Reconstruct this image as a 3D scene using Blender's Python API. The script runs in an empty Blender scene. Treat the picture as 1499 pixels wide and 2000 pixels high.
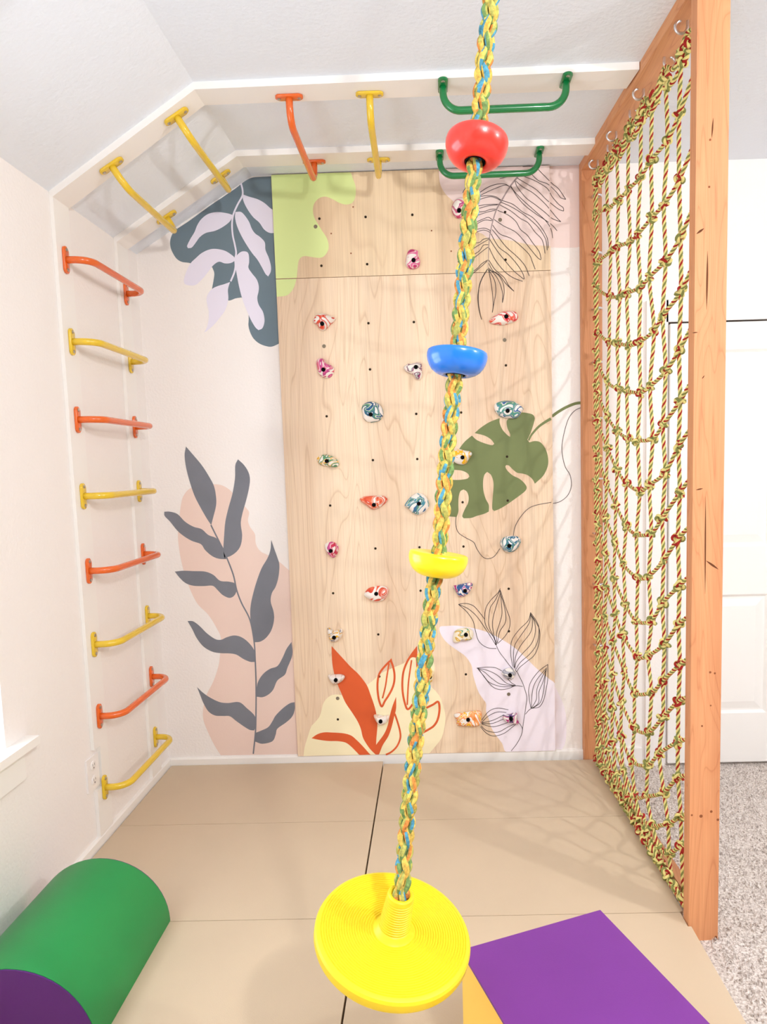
import bpy, bmesh, math, random
import numpy as np
from mathutils import Vector, Matrix, noise
from mathutils.bvhtree import BVHTree
from mathutils.geometry import tessellate_polygon
random.seed(7)
SC = bpy.context.scene
COL = SC.collection

# ------------------------------------------------------------------ camera
W, H = 1499, 2000
F, PITCH, YAW, ROLL = 1326.017, 0.0931, -0.0149, -0.0277
UX, UY = 76.4, 32.0
CAM = Vector((0.668, -3.1189, 1.3946))
def cam_axes():
    cy, sy, cp, sp = math.cos(YAW), math.sin(YAW), math.cos(PITCH), math.sin(PITCH)
    f = Vector((sy*cp, cy*cp, -sp)); r = Vector((cy, -sy, 0)); u = r.cross(f)
    c, s = math.cos(ROLL), math.sin(ROLL)
    return c*r + s*u, -s*r + c*u, f
CR, CU, CF = cam_axes()
cam = bpy.data.cameras.new('camera'); camo = bpy.data.objects.new('camera', cam); COL.objects.link(camo)
camo.matrix_world = Matrix(((CR.x, CU.x, -CF.x, CAM.x), (CR.y, CU.y, -CF.y, CAM.y), (CR.z, CU.z, -CF.z, CAM.z), (0, 0, 0, 1)))
cam.sensor_fit = 'VERTICAL'; cam.sensor_height = 24; cam.sensor_width = 24*W/H
cam.lens = F/H*24; cam.shift_x = -UX/H; cam.shift_y = UY/H
cam.clip_start = 0.02
SC.camera = camo

# ------------------------------------------------------------------ view, world, lights
SC.view_settings.view_transform = 'Standard'; SC.view_settings.look = 'None'
SC.view_settings.gamma = 1; SC.view_settings.use_curve_mapping = False
SC.view_settings.exposure = -0.76
try: SC.cycles.max_bounces = 10; SC.cycles.diffuse_bounces = 6
except Exception: pass
wd = bpy.data.worlds.new('sky'); SC.world = wd; wd.use_nodes = True
bg = wd.node_tree.nodes['Background']; bg.inputs[0].default_value = (0.72, 0.86, 1.0, 1); bg.inputs[1].default_value = 2.5

# ceiling globes: position, watts, colour (built with their fittings at the end)
LAMPS = [((1.5, -3.5, 2.42), 225, (1, .995, .985)), ((3.2, -2.65, 2.27), 185, (1, .99, .98))]
pl = bpy.data.lights.new('window_daylight', 'AREA'); pl.shape = 'RECTANGLE'; pl.size = 1.0; pl.size_y = 1.3; pl.energy = 42; pl.color = (.78, .89, 1)
plo = bpy.data.objects.new('window_daylight', pl); COL.objects.link(plo)
plo.location = (-0.80, -1.72, 1.25); plo.rotation_euler = (0, -math.pi/2, 0)

# ------------------------------------------------------------------ helpers
def lin(c): return tuple(((v/255)/12.92 if v/255 <= .04045 else ((v/255+.055)/1.055)**2.4) for v in c)
def at(px, py, ax, val):
    v = CF*F + CR*(px-W/2-UX) - CU*(py-H/2-UY)
    return CAM + v*((val-CAM[ax])/v[ax])
def atd(px, py, depth):
    v = CF*F + CR*(px-W/2-UX) - CU*(py-H/2-UY)
    return CAM + v*(depth/F)
def tag(o, label=None, cat=None, group=None, kind=None):
    if label: o['label'] = label
    if cat: o['category'] = cat
    if group: o['group'] = group
    if kind: o['kind'] = kind
    return o
def empty(name, loc=(0, 0, 0), **k):
    o = bpy.data.objects.new(name, None); COL.objects.link(o); o.location = loc; o.empty_display_size = .1
    return tag(o, **k)
def link(name, me, parent=None, **k):
    o = bpy.data.objects.new(name, me); COL.objects.link(o)
    if parent is not None:
        o.parent = parent
        o.matrix_parent_inverse = Matrix.Translation(parent.location).inverted() if parent.parent is None else Matrix.Identity(4)
        if parent.parent is not None:
            o.matrix_parent_inverse = Matrix.Identity(4)
    return tag(o, **k)
def mesh(name, verts, faces, mats, smooth=False, mi=None):
    me = bpy.data.meshes.new(name); me.from_pydata([tuple(v) for v in verts], [], [tuple(f) for f in faces])
    for m in (mats if isinstance(mats, (list, tuple)) else [mats]): me.materials.append(m)
    if mi is not None: me.polygons.foreach_set('material_index', mi)
    if smooth: me.polygons.foreach_set('use_smooth', [True]*len(me.polygons))
    me.update(); return me
def bm_mesh(name, bm, mats, smooth=False, bevel=0, seg=2, angle=math.radians(35)):
    if bevel:
        es = [e for e in bm.edges if len(e.link_faces) == 2 and e.calc_face_angle(0) > angle]
        bmesh.ops.bevel(bm, geom=es, offset=bevel, segments=seg, profile=.5, affect='EDGES', clamp_overlap=True)
    bmesh.ops.recalc_face_normals(bm, faces=bm.faces[:])
    me = bpy.data.meshes.new(name); bm.to_mesh(me); bm.free()
    for m in (mats if isinstance(mats, (list, tuple)) else [mats]): me.materials.append(m)
    if smooth:
        me.polygons.foreach_set('use_smooth', [True]*len(me.polygons))
        try: me.set_sharp_from_angle(angle=math.radians(40))
        except Exception: pass
    return me
def box(bm, a, b):
    x0, y0, z0 = a; x1, y1, z1 = b
    v = [bm.verts.new(p) for p in ((x0,y0,z0),(x1,y0,z0),(x1,y1,z0),(x0,y1,z0),(x0,y0,z1),(x1,y0,z1),(x1,y1,z1),(x0,y1,z1))]
    for f in ((3,2,1,0),(4,5,6,7),(0,1,5,4),(1,2,6,5),(2,3,7,6),(3,0,4,7)): bm.faces.new([v[i] for i in f])
def box_mesh(name, a, b, m, bevel=0, seg=2):
    bm = bmesh.new(); box(bm, a, b); return bm_mesh(name, bm, m, bool(bevel), bevel, seg)
def prism(name, poly, direction, m, bevel=0):
    bm = bmesh.new(); d = Vector(direction)
    a = [bm.verts.new(p) for p in poly]; b = [bm.verts.new(Vector(p)+d) for p in poly]
    bm.faces.new(a); bm.faces.new(b[::-1]); n = len(a)
    for i in range(n): bm.faces.new((a[i], a[(i+1) % n], b[(i+1) % n], b[i]))
    return bm_mesh(name, bm, m, bool(bevel), bevel)
def catmull(pts, per=8, closed=False):
    pts = [Vector(p) for p in pts]; n = len(pts); out = []
    rng = range(n) if closed else range(n-1)
    g = (lambda i: pts[i % n]) if closed else (lambda i: pts[max(0, min(n-1, i))])
    for i in rng:
        p0, p1, p2, p3 = g(i-1), g(i), g(i+1), g(i+2)
        for k in range(per):
            t = k/per
            out.append(.5*((2*p1) + (p2-p0)*t + (2*p0-5*p1+4*p2-p3)*t*t + (3*p1-p0-3*p2+p3)*t**3))
    if not closed: out.append(pts[-1].copy())
    return out
def resample(pts, step):
    P = np.array([tuple(p) for p in pts]); d = np.r_[0, np.cumsum(np.linalg.norm(np.diff(P, axis=0), axis=1))]
    n = max(2, int(round(d[-1]/step))+1); t = np.linspace(0, d[-1], n)
    return np.stack([np.interp(t, d, P[:, i]) for i in range(P.shape[1])], 1), t
def frames(P, closed=False):
    T = np.gradient(P, axis=0)
    if closed: T = np.roll(P, -1, 0) - np.roll(P, 1, 0)
    T /= np.linalg.norm(T, axis=1)[:, None]+1e-12
    a = np.array([0, 0, 1.]) if abs(T[0, 2]) < .8 else np.array([1., 0, 0])
    n = np.cross(T[0], a); n /= np.linalg.norm(n); N = [n]
    for i in range(1, len(P)):
        n = N[-1] - T[i]*(N[-1]@T[i]); n /= np.linalg.norm(n)+1e-12; N.append(n)
    N = np.array(N); return T, N, np.cross(T, N)
def sweep(P, prof, twist=None, closed=False, cap=True, scale=None):
    """prof: list of (radius, angle). twist: extra angle per ring."""
    P = np.asarray(P, float); T, N, B = frames(P, closed); k = len(prof); m = len(P)
    rad = np.array([p[0] for p in prof]); ang = np.array([p[1] for p in prof])
    tw = np.zeros(m) if twist is None else np.asarray(twist)
    A = ang[None, :]+tw[:, None]
    sc = np.ones(m) if scale is None else np.asarray(scale)
    V = P[:, None, :] + (rad[None, :]*sc[:, None])[..., None]*(np.cos(A)[..., None]*N[:, None, :]+np.sin(A)[..., None]*B[:, None, :])
    V = V.reshape(-1, 3); Fc = []; ci = []
    for i in range(m if closed else m-1):
        a = i*k; b = ((i+1) % m)*k
        for j in range(k):
            Fc.append((a+j, a+(j+1) % k, b+(j+1) % k, b+j)); ci.append(j)
    if cap and not closed:
        Fc.append(tuple(range(k))[::-1]); ci.append(0); Fc.append(tuple((m-1)*k+j for j in range(k))); ci.append(0)
    return V.tolist(), Fc, ci
def circ(r, n=12): return [(r, 2*math.pi*i/n) for i in range(n)]
def tube(name, pts, r, m, n=12, step=None):
    P = np.array([tuple(p) for p in pts]) if step is None else resample(pts, step)[0]
    v, f, _ = sweep(P, circ(r, n)); me = mesh(name, v, f, m, True)
    return me
def basis(axis):
    z = Vector(axis).normalized(); x = z.cross(Vector((0, 1, 0)))
    if x.length < .1: x = z.cross(Vector((1, 0, 0)))
    x.normalize(); return x, z.cross(x), z
def lathe(name, prof, m, origin=(0, 0, 0), axis=(0, 0, 1), n=48, smooth=True, angle=40):
    x, y, z = basis(axis); o = Vector(origin); V = []; Fc = []
    for r, h in prof:
        for i in range(n):
            a = 2*math.pi*i/n; V.append(o + z*h + x*(r*math.cos(a)) + y*(r*math.sin(a)))
    for i in range(len(prof)-1):
        for j in range(n): Fc.append((i*n+j, i*n+(j+1) % n, (i+1)*n+(j+1) % n, (i+1)*n+j))
    Fc.append(tuple(range(n))[::-1]); Fc.append(tuple((len(prof)-1)*n+j for j in range(n)))
    me = mesh(name, V, Fc, m, smooth)
    bm = bmesh.new(); bm.from_mesh(me); bmesh.ops.recalc_face_normals(bm, faces=bm.faces[:]); bm.to_mesh(me); bm.free()
    if smooth:
        me.polygons.foreach_set('use_smooth', [True]*len(me.polygons)); me.set_sharp_from_angle(angle=math.radians(angle))
    return me

# ------------------------------------------------------------------ materials
class NT:
    def __init__(s, name):
        s.m = bpy.data.materials.new(name); s.m.use_nodes = True; s.t = s.m.node_tree; s.b = s.t.nodes['Principled BSDF']
    def n(s, typ, **k):
        x = s.t.nodes.new(typ)
        for a, v in k.items():
            if a.startswith('i_'): x.inputs[a[2:].replace('_', ' ')].default_value = v
            else: setattr(x, a, v)
        return x
    def l(s, a, b): s.t.links.new(a, b)
    def ramp(s, stops, interp='LINEAR'):
        r = s.n('ShaderNodeValToRGB'); e = r.color_ramp; e.interpolation = interp
        while len(e.elements) < len(stops): e.elements.new(.5)
        for q, (p, c) in zip(e.elements, stops): q.position = p; q.color = (*lin(c), 1)
        return r
    def coord(s, kind='Object', scale=(1, 1, 1)):
        c = s.n('ShaderNodeTexCoord'); mp = s.n('ShaderNodeMapping'); mp.inputs['Scale'].default_value = scale
        s.l(c.outputs[kind], mp.inputs[0]); return mp.outputs[0]
def plain(name, rgb, rough=.5, spec=.5, metal=0, coat=0, var=0.0, vs=6, bump=0, bs=200):
    t = NT(name); t.b.inputs['Roughness'].default_value = rough; t.b.inputs['Metallic'].default_value = metal
    t.b.inputs['Specular IOR Level'].default_value = spec; t.b.inputs['Coat Weight'].default_value = coat
    t.b.inputs['Coat Roughness'].default_value = .08
    t.b.inputs['Base Color'].default_value = (*lin(rgb), 1)
    co = t.coord()
    if var:
        nz = t.n('ShaderNodeTexNoise', i_Scale=vs, i_Detail=4.0); t.l(co, nz.inputs['Vector'])
        lo = tuple(max(0, c*(1-var)) for c in rgb); hi = tuple(min(255, c*(1+var)) for c in rgb)
        r = t.ramp([(.3, lo), (.7, hi)]); t.l(nz.outputs[0], r.inputs[0]); t.l(r.outputs[0], t.b.inputs['Base Color'])
    if bump:
        nb = t.n('ShaderNodeTexNoise', i_Scale=bs, i_Detail=3.0); t.l(co, nb.inputs['Vector'])
        b = t.n('ShaderNodeBump'); b.inputs['Strength'].default_value = bump; b.inputs['Distance'].default_value = .002
        t.l(nb.outputs[0], b.inputs['Height']); t.l(b.outputs[0], t.b.inputs['Normal'])
    return t.m
M = {}
M['wall'] = plain('wall_paint', (240, 235, 232), .75, .25, bump=.9, bs=95)
M['wall_dim'] = plain('bounce_cut_wall', (150, 144, 140), .75, .25, bump=.9, bs=95)  # unseen walls given a darker colour to cut bounced light
M['ceil'] = plain('ceiling_paint', (230, 236, 244), .8, .2, bump=1.0, bs=70)  # blue cast of the daylight is put into the paint colour
M['trim'] = plain('white_trim_paint', (240, 237, 233), .45, .4)
M['slate'] = plain('slate_paint', (110, 127, 138), .7, .2, var=.02, bump=.2, bs=150)
M['slate2'] = plain('charcoal_paint', (122, 125, 134), .7, .2, var=.03, bump=.2, bs=150)
M['lav'] = plain('lavender_paint', (229, 225, 241), .7, .2)
M['pink'] = plain('blush_paint', (233, 209, 198), .7, .2, bump=.2, bs=150)
M['pink2'] = plain('pale_pink_paint', (233, 212, 207), .7, .2)
M['lime'] = plain('lime_paint', (217, 233, 160), .6, .25)
M['cream'] = plain('cream_paint', (247, 236, 198), .6, .25)
M['orangep'] = plain('burnt_orange_paint', (212, 92, 48), .6, .25, var=.02)
M['lav2'] = plain('pale_lavender_paint', (240, 231, 242), .6, .25)
M['olive'] = plain('olive_paint', (114, 124, 80), .65, .25, var=.02)
M['ink'] = plain('grey_ink_line', (78, 68, 68), .6, .2)
M['mat'] = plain('tan_vinyl', (200, 180, 154), .5, .3, var=.015, vs=3, bump=.15, bs=300)
M['gap'] = plain('gap_shade', (60, 48, 40), .9)
M['green_foam'] = plain('green_vinyl', (28, 132, 66), .42, .4, var=.02, bump=.12, bs=350)
M['purple_foam'] = plain('purple_vinyl', (114, 50, 136), .45, .35, var=.02, bump=.12, bs=350)
M['dpurple_foam'] = plain('dark_purple_vinyl', (84, 32, 106), .45, .35, var=.02, bump=.12, bs=350)
M['yellow_foam'] = plain('yellow_vinyl', (252, 206, 92), .45, .35)
M['orange_metal'] = plain('orange_powder_coat', (222, 98, 28), .25, .5, coat=.5)
M['yellow_metal'] = plain('yellow_powder_coat', (224, 188, 44), .25, .5, coat=.5)
M['green_metal'] = plain('green_powder_coat', (4, 118, 58), .25, .5, coat=.5)
M['screw'] = plain('zinc_screw', (190, 185, 175), .3, .5, metal=1)
M['steel'] = plain('bright_steel', (222, 222, 225), .35, .5, metal=1)
M['black'] = plain('black_bolt', (12, 11, 12), .85, .1)
M['hole'] = plain('dark_bolt_hole', (52, 42, 32), .9, .1)
M['red_p'] = plain('red_plastic', (240, 52, 40), .28, .5, coat=.4)
M['blue_p'] = plain('blue_plastic', (22, 118, 222), .25, .5, coat=.4)
M['yellow_p'] = plain('yellow_plastic', (255, 226, 12), .3, .5, coat=.3)
M['seat_p'] = plain('yellow_seat_plastic', (238, 208, 36), .4, .4)
M['rope_y'] = plain('yellow_yarn', (238, 226, 146), .85, .2, bump=.3, bs=600)
M['rope_r'] = plain('red_yarn', (172, 46, 42), .85, .2, bump=.3, bs=600)
M['rope_g'] = plain('green_yarn', (140, 144, 82), .85, .2, bump=.3, bs=600)
M['plastic_w'] = plain('white_plastic', (240, 236, 234), .4, .4)
M['dark_slot'] = plain('outlet_slot', (90, 84, 84), .6)

def wood(name, base, dark, light, grain_axis='Z', scale=1.0, rings=9.0, contrast=.5, knots=False):
    t = NT(name); t.b.inputs['Roughness'].default_value = .55; t.b.inputs['Specular IOR Level'].default_value = .3
    sc = {'Z': (3.2, 3.2, .42), 'Y': (3.2, .42, 3.2), 'X': (.42, 3.2, 3.2)}[grain_axis]
    co = t.coord('Object', tuple(s*scale for s in sc))
    n1 = t.n('ShaderNodeTexNoise', i_Scale=1.1, i_Detail=2.0, i_Roughness=.45, i_Distortion=.6); t.l(co, n1.inputs['Vector'])
    mul = t.n('ShaderNodeMath', operation='MULTIPLY'); mul.inputs[1].default_value = rings*4; t.l(n1.outputs[0], mul.inputs[0])
    fr = t.n('ShaderNodeMath', operation='FRACT'); t.l(mul.outputs[0], fr.inputs[0])
    r1 = t.ramp([(0, base), (.55, light), (.86, base), (.95, dark), (1, base)]); t.l(fr.outputs[0], r1.inputs[0])
    fine = t.coord('Object', tuple(s*(60 if s > 1 else 6)*scale for s in sc))
    n2 = t.n('ShaderNodeTexNoise', i_Scale=1.0, i_Detail=3.0); t.l(fine, n2.inputs['Vector'])
    r2 = t.ramp([(.35, (240, 237, 234)), (.6, (255, 255, 255))]); t.l(n2.outputs[0], r2.inputs[0])
    broad = t.coord('Object', tuple(s*(.9 if s > 1 else .25)*scale for s in sc))
    n3 = t.n('ShaderNodeTexNoise', i_Scale=1.3, i_Detail=2.0); t.l(broad, n3.inputs['Vector'])
    r3 = t.ramp([(.35, (228, 214, 204)), (.62, (255, 254, 250))]); t.l(n3.outputs[0], r3.inputs[0])
    base_mix = t.n('ShaderNodeMix', data_type='RGBA'); base_mix.inputs[0].default_value = contrast
    base_mix.inputs[6].default_value = (*lin(base), 1); t.l(r1.outputs[0], base_mix.inputs[7])
    last = base_mix.outputs[2]
    for r in (r2, r3):
        mx = t.n('ShaderNodeMix', data_type='RGBA', blend_type='MULTIPLY'); mx.inputs[0].default_value = .75
        t.l(last, mx.inputs[6]); t.l(r.outputs[0], mx.inputs[7]); last = mx.outputs[2]
    t.l(last, t.b.inputs['Base Color'])
    b = t.n('ShaderNodeBump'); b.inputs['Strength'].default_value = .12; b.inputs['Distance'].default_value = .001
    t.l(n2.outputs[0], b.inputs['Height']); t.l(b.outputs[0], t.b.inputs['Normal'])
    return t.m
M['ply'] = wood('birch_plywood', (240, 217, 190), (214, 184, 154), (244, 223, 199), 'Z', 1.35, 4.5, .62)
M['ply2'] = wood('birch_plywood_upper', (235, 212, 180), (216, 188, 156), (240, 219, 190), 'Z', .8, 2.2, .4)
M['fir'] = wood('fir_stud', (214, 150, 106), (182, 112, 74), (222, 162, 118), 'Z', 2.2, 4, .42)
M['fir_y'] = wood('fir_beam', (214, 152, 108), (180, 112, 76), (222, 164, 118), 'Y', 2.2, 4, .42)
M['knot'] = plain('wood_knot', (132, 78, 48), .7, .2)
M['crack'] = plain('wood_check', (96, 58, 38), .9, .1)

def carpet_mat():
    t = NT('grey_carpet'); t.b.inputs['Roughness'].default_value = .95; t.b.inputs['Specular IOR Level'].default_value = .1
    co = t.coord(); n = t.n('ShaderNodeTexNoise', i_Scale=120.0, i_Detail=4.0, i_Roughness=.7); t.l(co, n.inputs['Vector'])
    r = t.ramp([(.3, (140, 126, 118)), (.46, (206, 194, 186)), (.62, (246, 238, 232))]); t.l(n.outputs[0], r.inputs[0])
    t.l(r.outputs[0], t.b.inputs['Base Color'])
    b = t.n('ShaderNodeBump'); b.inputs['Strength'].default_value = .8; b.inputs['Distance'].default_value = .008
    t.l(n.outputs[0], b.inputs['Height']); t.l(b.outputs[0], t.b.inputs['Normal']); return t.m
M['carpet'] = carpet_mat()
def marble(name, c1, c2, c3=None, base=(240, 234, 228), scale=16, amount=.5, seed=0):
    t = NT(name); t.b.inputs['Roughness'].default_value = .5; t.b.inputs['Specular IOR Level'].default_value = .4
    co = t.coord(); mp = t.n('ShaderNodeMapping'); mp.inputs['Location'].default_value = (seed*1.7, seed*.9, seed*2.3); t.l(co, mp.inputs[0])
    n = t.n('ShaderNodeTexNoise', i_Scale=float(scale), i_Detail=1.2, i_Roughness=.4, i_Distortion=2.2); t.l(mp.outputs[0], n.inputs['Vector'])
    mul = t.n('ShaderNodeMath', operation='MULTIPLY'); mul.inputs[1].default_value = 3.0; t.l(n.outputs[0], mul.inputs[0])
    fr = t.n('ShaderNodeMath', operation='FRACT'); t.l(mul.outputs[0], fr.inputs[0])
    a = amount*.85; c3 = c3 or c1
    r = t.ramp([(0, base), (.5-a*.45, base), (.5-a*.42, c1), (.5, c3), (.5+a*.12, base), (.5+a*.2, c2), (.5+a*.4, c2), (.5+a*.46, base)]); t.l(fr.outputs[0], r.inputs[0])
    t.l(r.outputs[0], t.b.inputs['Base Color']); return t.m
def yarn(name, cols, seed):
    t = NT(name); t.b.inputs['Roughness'].default_value = .8; t.b.inputs['Specular IOR Level'].default_value = .2
    co = t.coord('Object', (95, 95, 24)); mp = t.n('ShaderNodeMapping'); mp.inputs['Location'].default_value = (seed*3.1, seed*5.3, seed*7.7); t.l(co, mp.inputs[0])
    n = t.n('ShaderNodeTexNoise', i_Scale=1.0, i_Detail=1.0, i_Distortion=.4); t.l(mp.outputs[0], n.inputs['Vector'])
    k = len(cols); st = []
    for i, c in enumerate(cols):
        a = .32+.36*i/k; b = .32+.36*(i+1)/k; st += [(a+.008, c), (b-.008, c)]
    r = t.ramp(st); t.l(n.outputs[0], r.inputs[0]); t.l(r.outputs[0], t.b.inputs['Base Color'])
    nb = t.n('ShaderNodeTexNoise', i_Scale=12.0); t.l(co, nb.inputs['Vector'])
    b = t.n('ShaderNodeBump'); b.inputs['Strength'].default_value = .4; b.inputs['Distance'].default_value = .001
    t.l(nb.outputs[0], b.inputs['Height']); t.l(b.outputs[0], t.b.inputs['Normal']); return t.m

# ------------------------------------------------------------------ room shell
XL, ZL, XR, ZR = -0.6239, 2.3665, -0.0892, 2.6837
X2, Y2, ZF = 4.2, -6.0, -0.05            # right wall, wall behind the camera, carpet level
S = dict(kind='structure')
floor = link('floor', box_mesh('floor', (XL-.14, Y2-.14, ZF-.1), (X2+.14, .14, ZF), M['carpet']), **S)
wall_back = link('wall_back', prism('wall_back', [(XL-.14, 0, ZF), (X2, 0, ZF), (X2, 0, ZR), (XR, 0, ZR), (XL, 0, ZL), (XL-.14, 0, ZL)], (0, .14, 0), M['wall']), **S)
link('wall_right', box_mesh('wall_right', (X2, Y2, ZF), (X2+.14, .14, ZR), M['wall_dim']), **S)
link('wall_front', prism('wall_front', [(XL-.14, Y2, ZF), (X2+.14, Y2, ZF), (X2+.14, Y2, ZR), (XR, Y2, ZR), (XL, Y2, ZL), (XL-.14, Y2, ZL)], (0, -.14, 0), M['wall_dim']), **S)
th = .1
link('ceiling', prism('ceiling', [(XL-.14, Y2-.14, ZL-.083), (XL, Y2-.14, ZL), (XR, Y2-.14, ZR), (X2+.14, Y2-.14, ZR), (X2+.14, Y2-.14, ZR+th), (XR-.05, Y2-.14, ZR+th), (XL-.14, Y2-.14, ZL+.06)], (0, 6.28, 0), M['ceil']), **S)
WY0, WY1, WZ0, WZ1 = -2.25, -1.178, .585, 1.95  # window opening in the left wall
bm = bmesh.new()
box(bm, (XL-.14, WY1, ZF), (XL, 0, ZL)); box(bm, (XL-.14, Y2, ZF), (XL, WY0, ZL))
box(bm, (XL-.14, WY0, ZF), (XL, WY1, WZ0)); box(bm, (XL-.14, WY0, WZ1), (XL, WY1, ZL))
link('wall_left', bm_mesh('wall_left', bm, M['wall']), **S)
# window: vinyl frame, meeting rail, two panes, sill and apron
bm = bmesh.new(); fx0, fx1 = XL-.115, XL-.075; w = .045
box(bm, (fx0, WY0, WZ0), (fx1, WY0+w, WZ1)); box(bm, (fx0, WY1-w, WZ0), (fx1, WY1, WZ1))
box(bm, (fx0, WY0, WZ0), (fx1, WY1, WZ0+w)); box(bm, (fx0, WY0, WZ1-w), (fx1, WY1, WZ1)); zm = (WZ0+WZ1)/2
box(bm, (fx0, WY0, zm-.025), (fx1, WY1, zm+.025))
win = link('window_1', bm_mesh('window_1', bm, M['plastic_w'], True, .003), **S)
g = NT('window_glass'); tr = g.n('ShaderNodeBsdfTransparent'); gl = g.n('ShaderNodeBsdfGlossy', i_Roughness=0.02); mx = g.n('ShaderNodeMixShader'); mx.inputs[0].default_value = .06
g.l(tr.outputs[0], mx.inputs[1]); g.l(gl.outputs[0], mx.inputs[2]); g.l(mx.outputs[0], g.t.nodes['Material Output'].inputs[0])
for z0, z1 in ((WZ0+w, zm-.025), (zm+.025, WZ1-w)):
    link('pane', box_mesh('pane', (XL-.098, WY0+w, z0), (XL-.094, WY1-w, z1), g.m), win)
link('window_sill', box_mesh('window_sill', (XL-.075, WY0-.1, WZ0-.025), (XL+.045, WY1+.1, WZ0+.001), M['trim'], .004), win)
link('apron', box_mesh('apron', (XL+.0005, WY0-.05, WZ0-.118), (XL+.02, WY1+.055, WZ0-.025), M['trim'], .003), win)
# baseboards
link('baseboard_back', prism('baseboard_back', [(XL, 0, ZF), (XL, -.014, ZF), (XL, -.014, .028), (XL, -.009, .034), (XL, 0, .034)], (1.36-XL, 0, 0), M['trim']), **S)
link('baseboard_left', prism('baseboard_left', [(XL, Y2, ZF), (XL+.014, Y2, ZF), (XL+.014, Y2, .03), (XL+.009, Y2, .036), (XL, Y2, .036)], (0, -Y2-.014, 0), M['trim']), **S)
link('baseboard_right', box_mesh('baseboard_right', (1.45, -.014, ZF), (1.63, 0, .036), M['trim'], .003), **S)
# door casing and closet doors
DX, DZ, DT = 1.743, -.03, 1.985
bm = bmesh.new(); c = .095
box(bm, (DX-.004-c, -.018, ZF), (DX-.004, 0, DT+.012+c)); box(bm, (DX+1.146, -.018, ZF), (DX+1.146+c, 0, DT+.012+c)); box(bm, (DX-.012, -.018, DT+.012), (DX+1.146, 0, DT+.012+c))
link('trim_1', bm_mesh('trim_1', bm, M['wall'], True, .004), **S)
link('trim_2', box_mesh('trim_2', (DX-.012, -.003, ZF), (DX+1.146, -.001, DT), M['trim']), **S)
link('door_gap_shade', box_mesh('door_gap_shade', (DX-.012, -.003, DT+.0005), (DX+1.146, -.001, DT+.012), M['gap']), **S)  # dark strip standing in for the shaded gap above the doors
def door_leaf(name, x0, knob_x):
    wd_, st, y0, y1 = .565, .112, -.036, -.004
    x1 = x0+wd_; pz = ((.205, .765), (.985, 1.866)); bm = bmesh.new()
    box(bm, (x0, y0, DZ), (x0+st, y1, DT)); box(bm, (x1-st, y0, DZ), (x1, y1, DT))
    for a, b in ((DZ, pz[0][0]), (pz[0][1], pz[1][0]), (pz[1][1], DT)): box(bm, (x0+st, y0, a), (x1-st, y1, b))
    d = link(name, bm_mesh(name, bm, M['trim']), **S)
    for za, zb in pz:
        V, Fc = [], []
        for ins, dep in ((0, 0), (.012, .010), (.02, .010), (.055, .002)):
            for px, pzv in ((x0+st+ins, za+ins), (x1-st-ins, za+ins), (x1-st-ins, zb-ins), (x0+st+ins, zb-ins)): V.append((px, y0+dep, pzv))
        for k in range(3):
            for j in range(4): Fc.append((k*4+j, k*4+(j+1) % 4, k*4+4+(j+1) % 4, k*4+4+j))
        Fc.append((12, 13, 14, 15)); link('door_panel', mesh('door_panel', V, Fc, M['trim']), d)
    link('knob', lathe('knob', [(.022, 0), (.022, .004), (.008, .008), (.008, .025), (.018, .032), (.022, .042), (.016, .05), (.004, .052)], M['steel'], (knob_x, y0, .87), (0, -1, 0), 20), d)
door_leaf('door_1', DX, DX+.565-.05); door_leaf('door_2', DX+.569, DX+.569+.05)

# ------------------------------------------------------------------ white ladder boards
T = .022; TL = .013
def board(name, quad, nrm, t=T):  # quad on the surface, extruded along the normal
    return link(name, prism(name, quad, Vector(nrm)*t, M['trim'], .002), **S)
nS = Vector((ZR-ZL, 0, -(XR-XL))).normalized()
yy = XL+.0005
board('trim_3', [(yy, -.70, .036), (yy, -.60, .036), (yy, -.60, ZL-.002), (yy, -.70, ZL-.002), (yy, -.70, .372), (yy, -.657, .372), (yy, -.657, .215), (yy, -.70, .215)], (1, 0, 0), TL)
board('trim_4', [(yy, -.222, .036), (yy, -.122, .036), (yy, -.122, ZL-.002), (yy, -.222, ZL-.002)], (1, 0, 0), TL)
def sl(y, t): return (XL+(XR-XL)*t, y, ZL+(ZR-ZL)*t)
board('trim_5', [sl(-.702, .001), sl(-.592, .001), sl(-.642, 1.0), sl(-.742, 1.0)], nS)
board('trim_6', [sl(-.224, .001), sl(-.122, .001), sl(-.148, 1.0), sl(-.25, 1.0)], nS)
board('trim_7', [(XR-.004, -.742, ZR), (XR-.004, -.642, ZR), (1.372, -.652, ZR), (1.382, -.765, ZR)], (0, 0, -1), .024)
board('trim_8', [(XR-.004, -.25, ZR), (XR-.004, -.148, ZR), (1.36, -.148, ZR), (1.364, -.25, ZR)], (0, 0, -1), .024)

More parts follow.
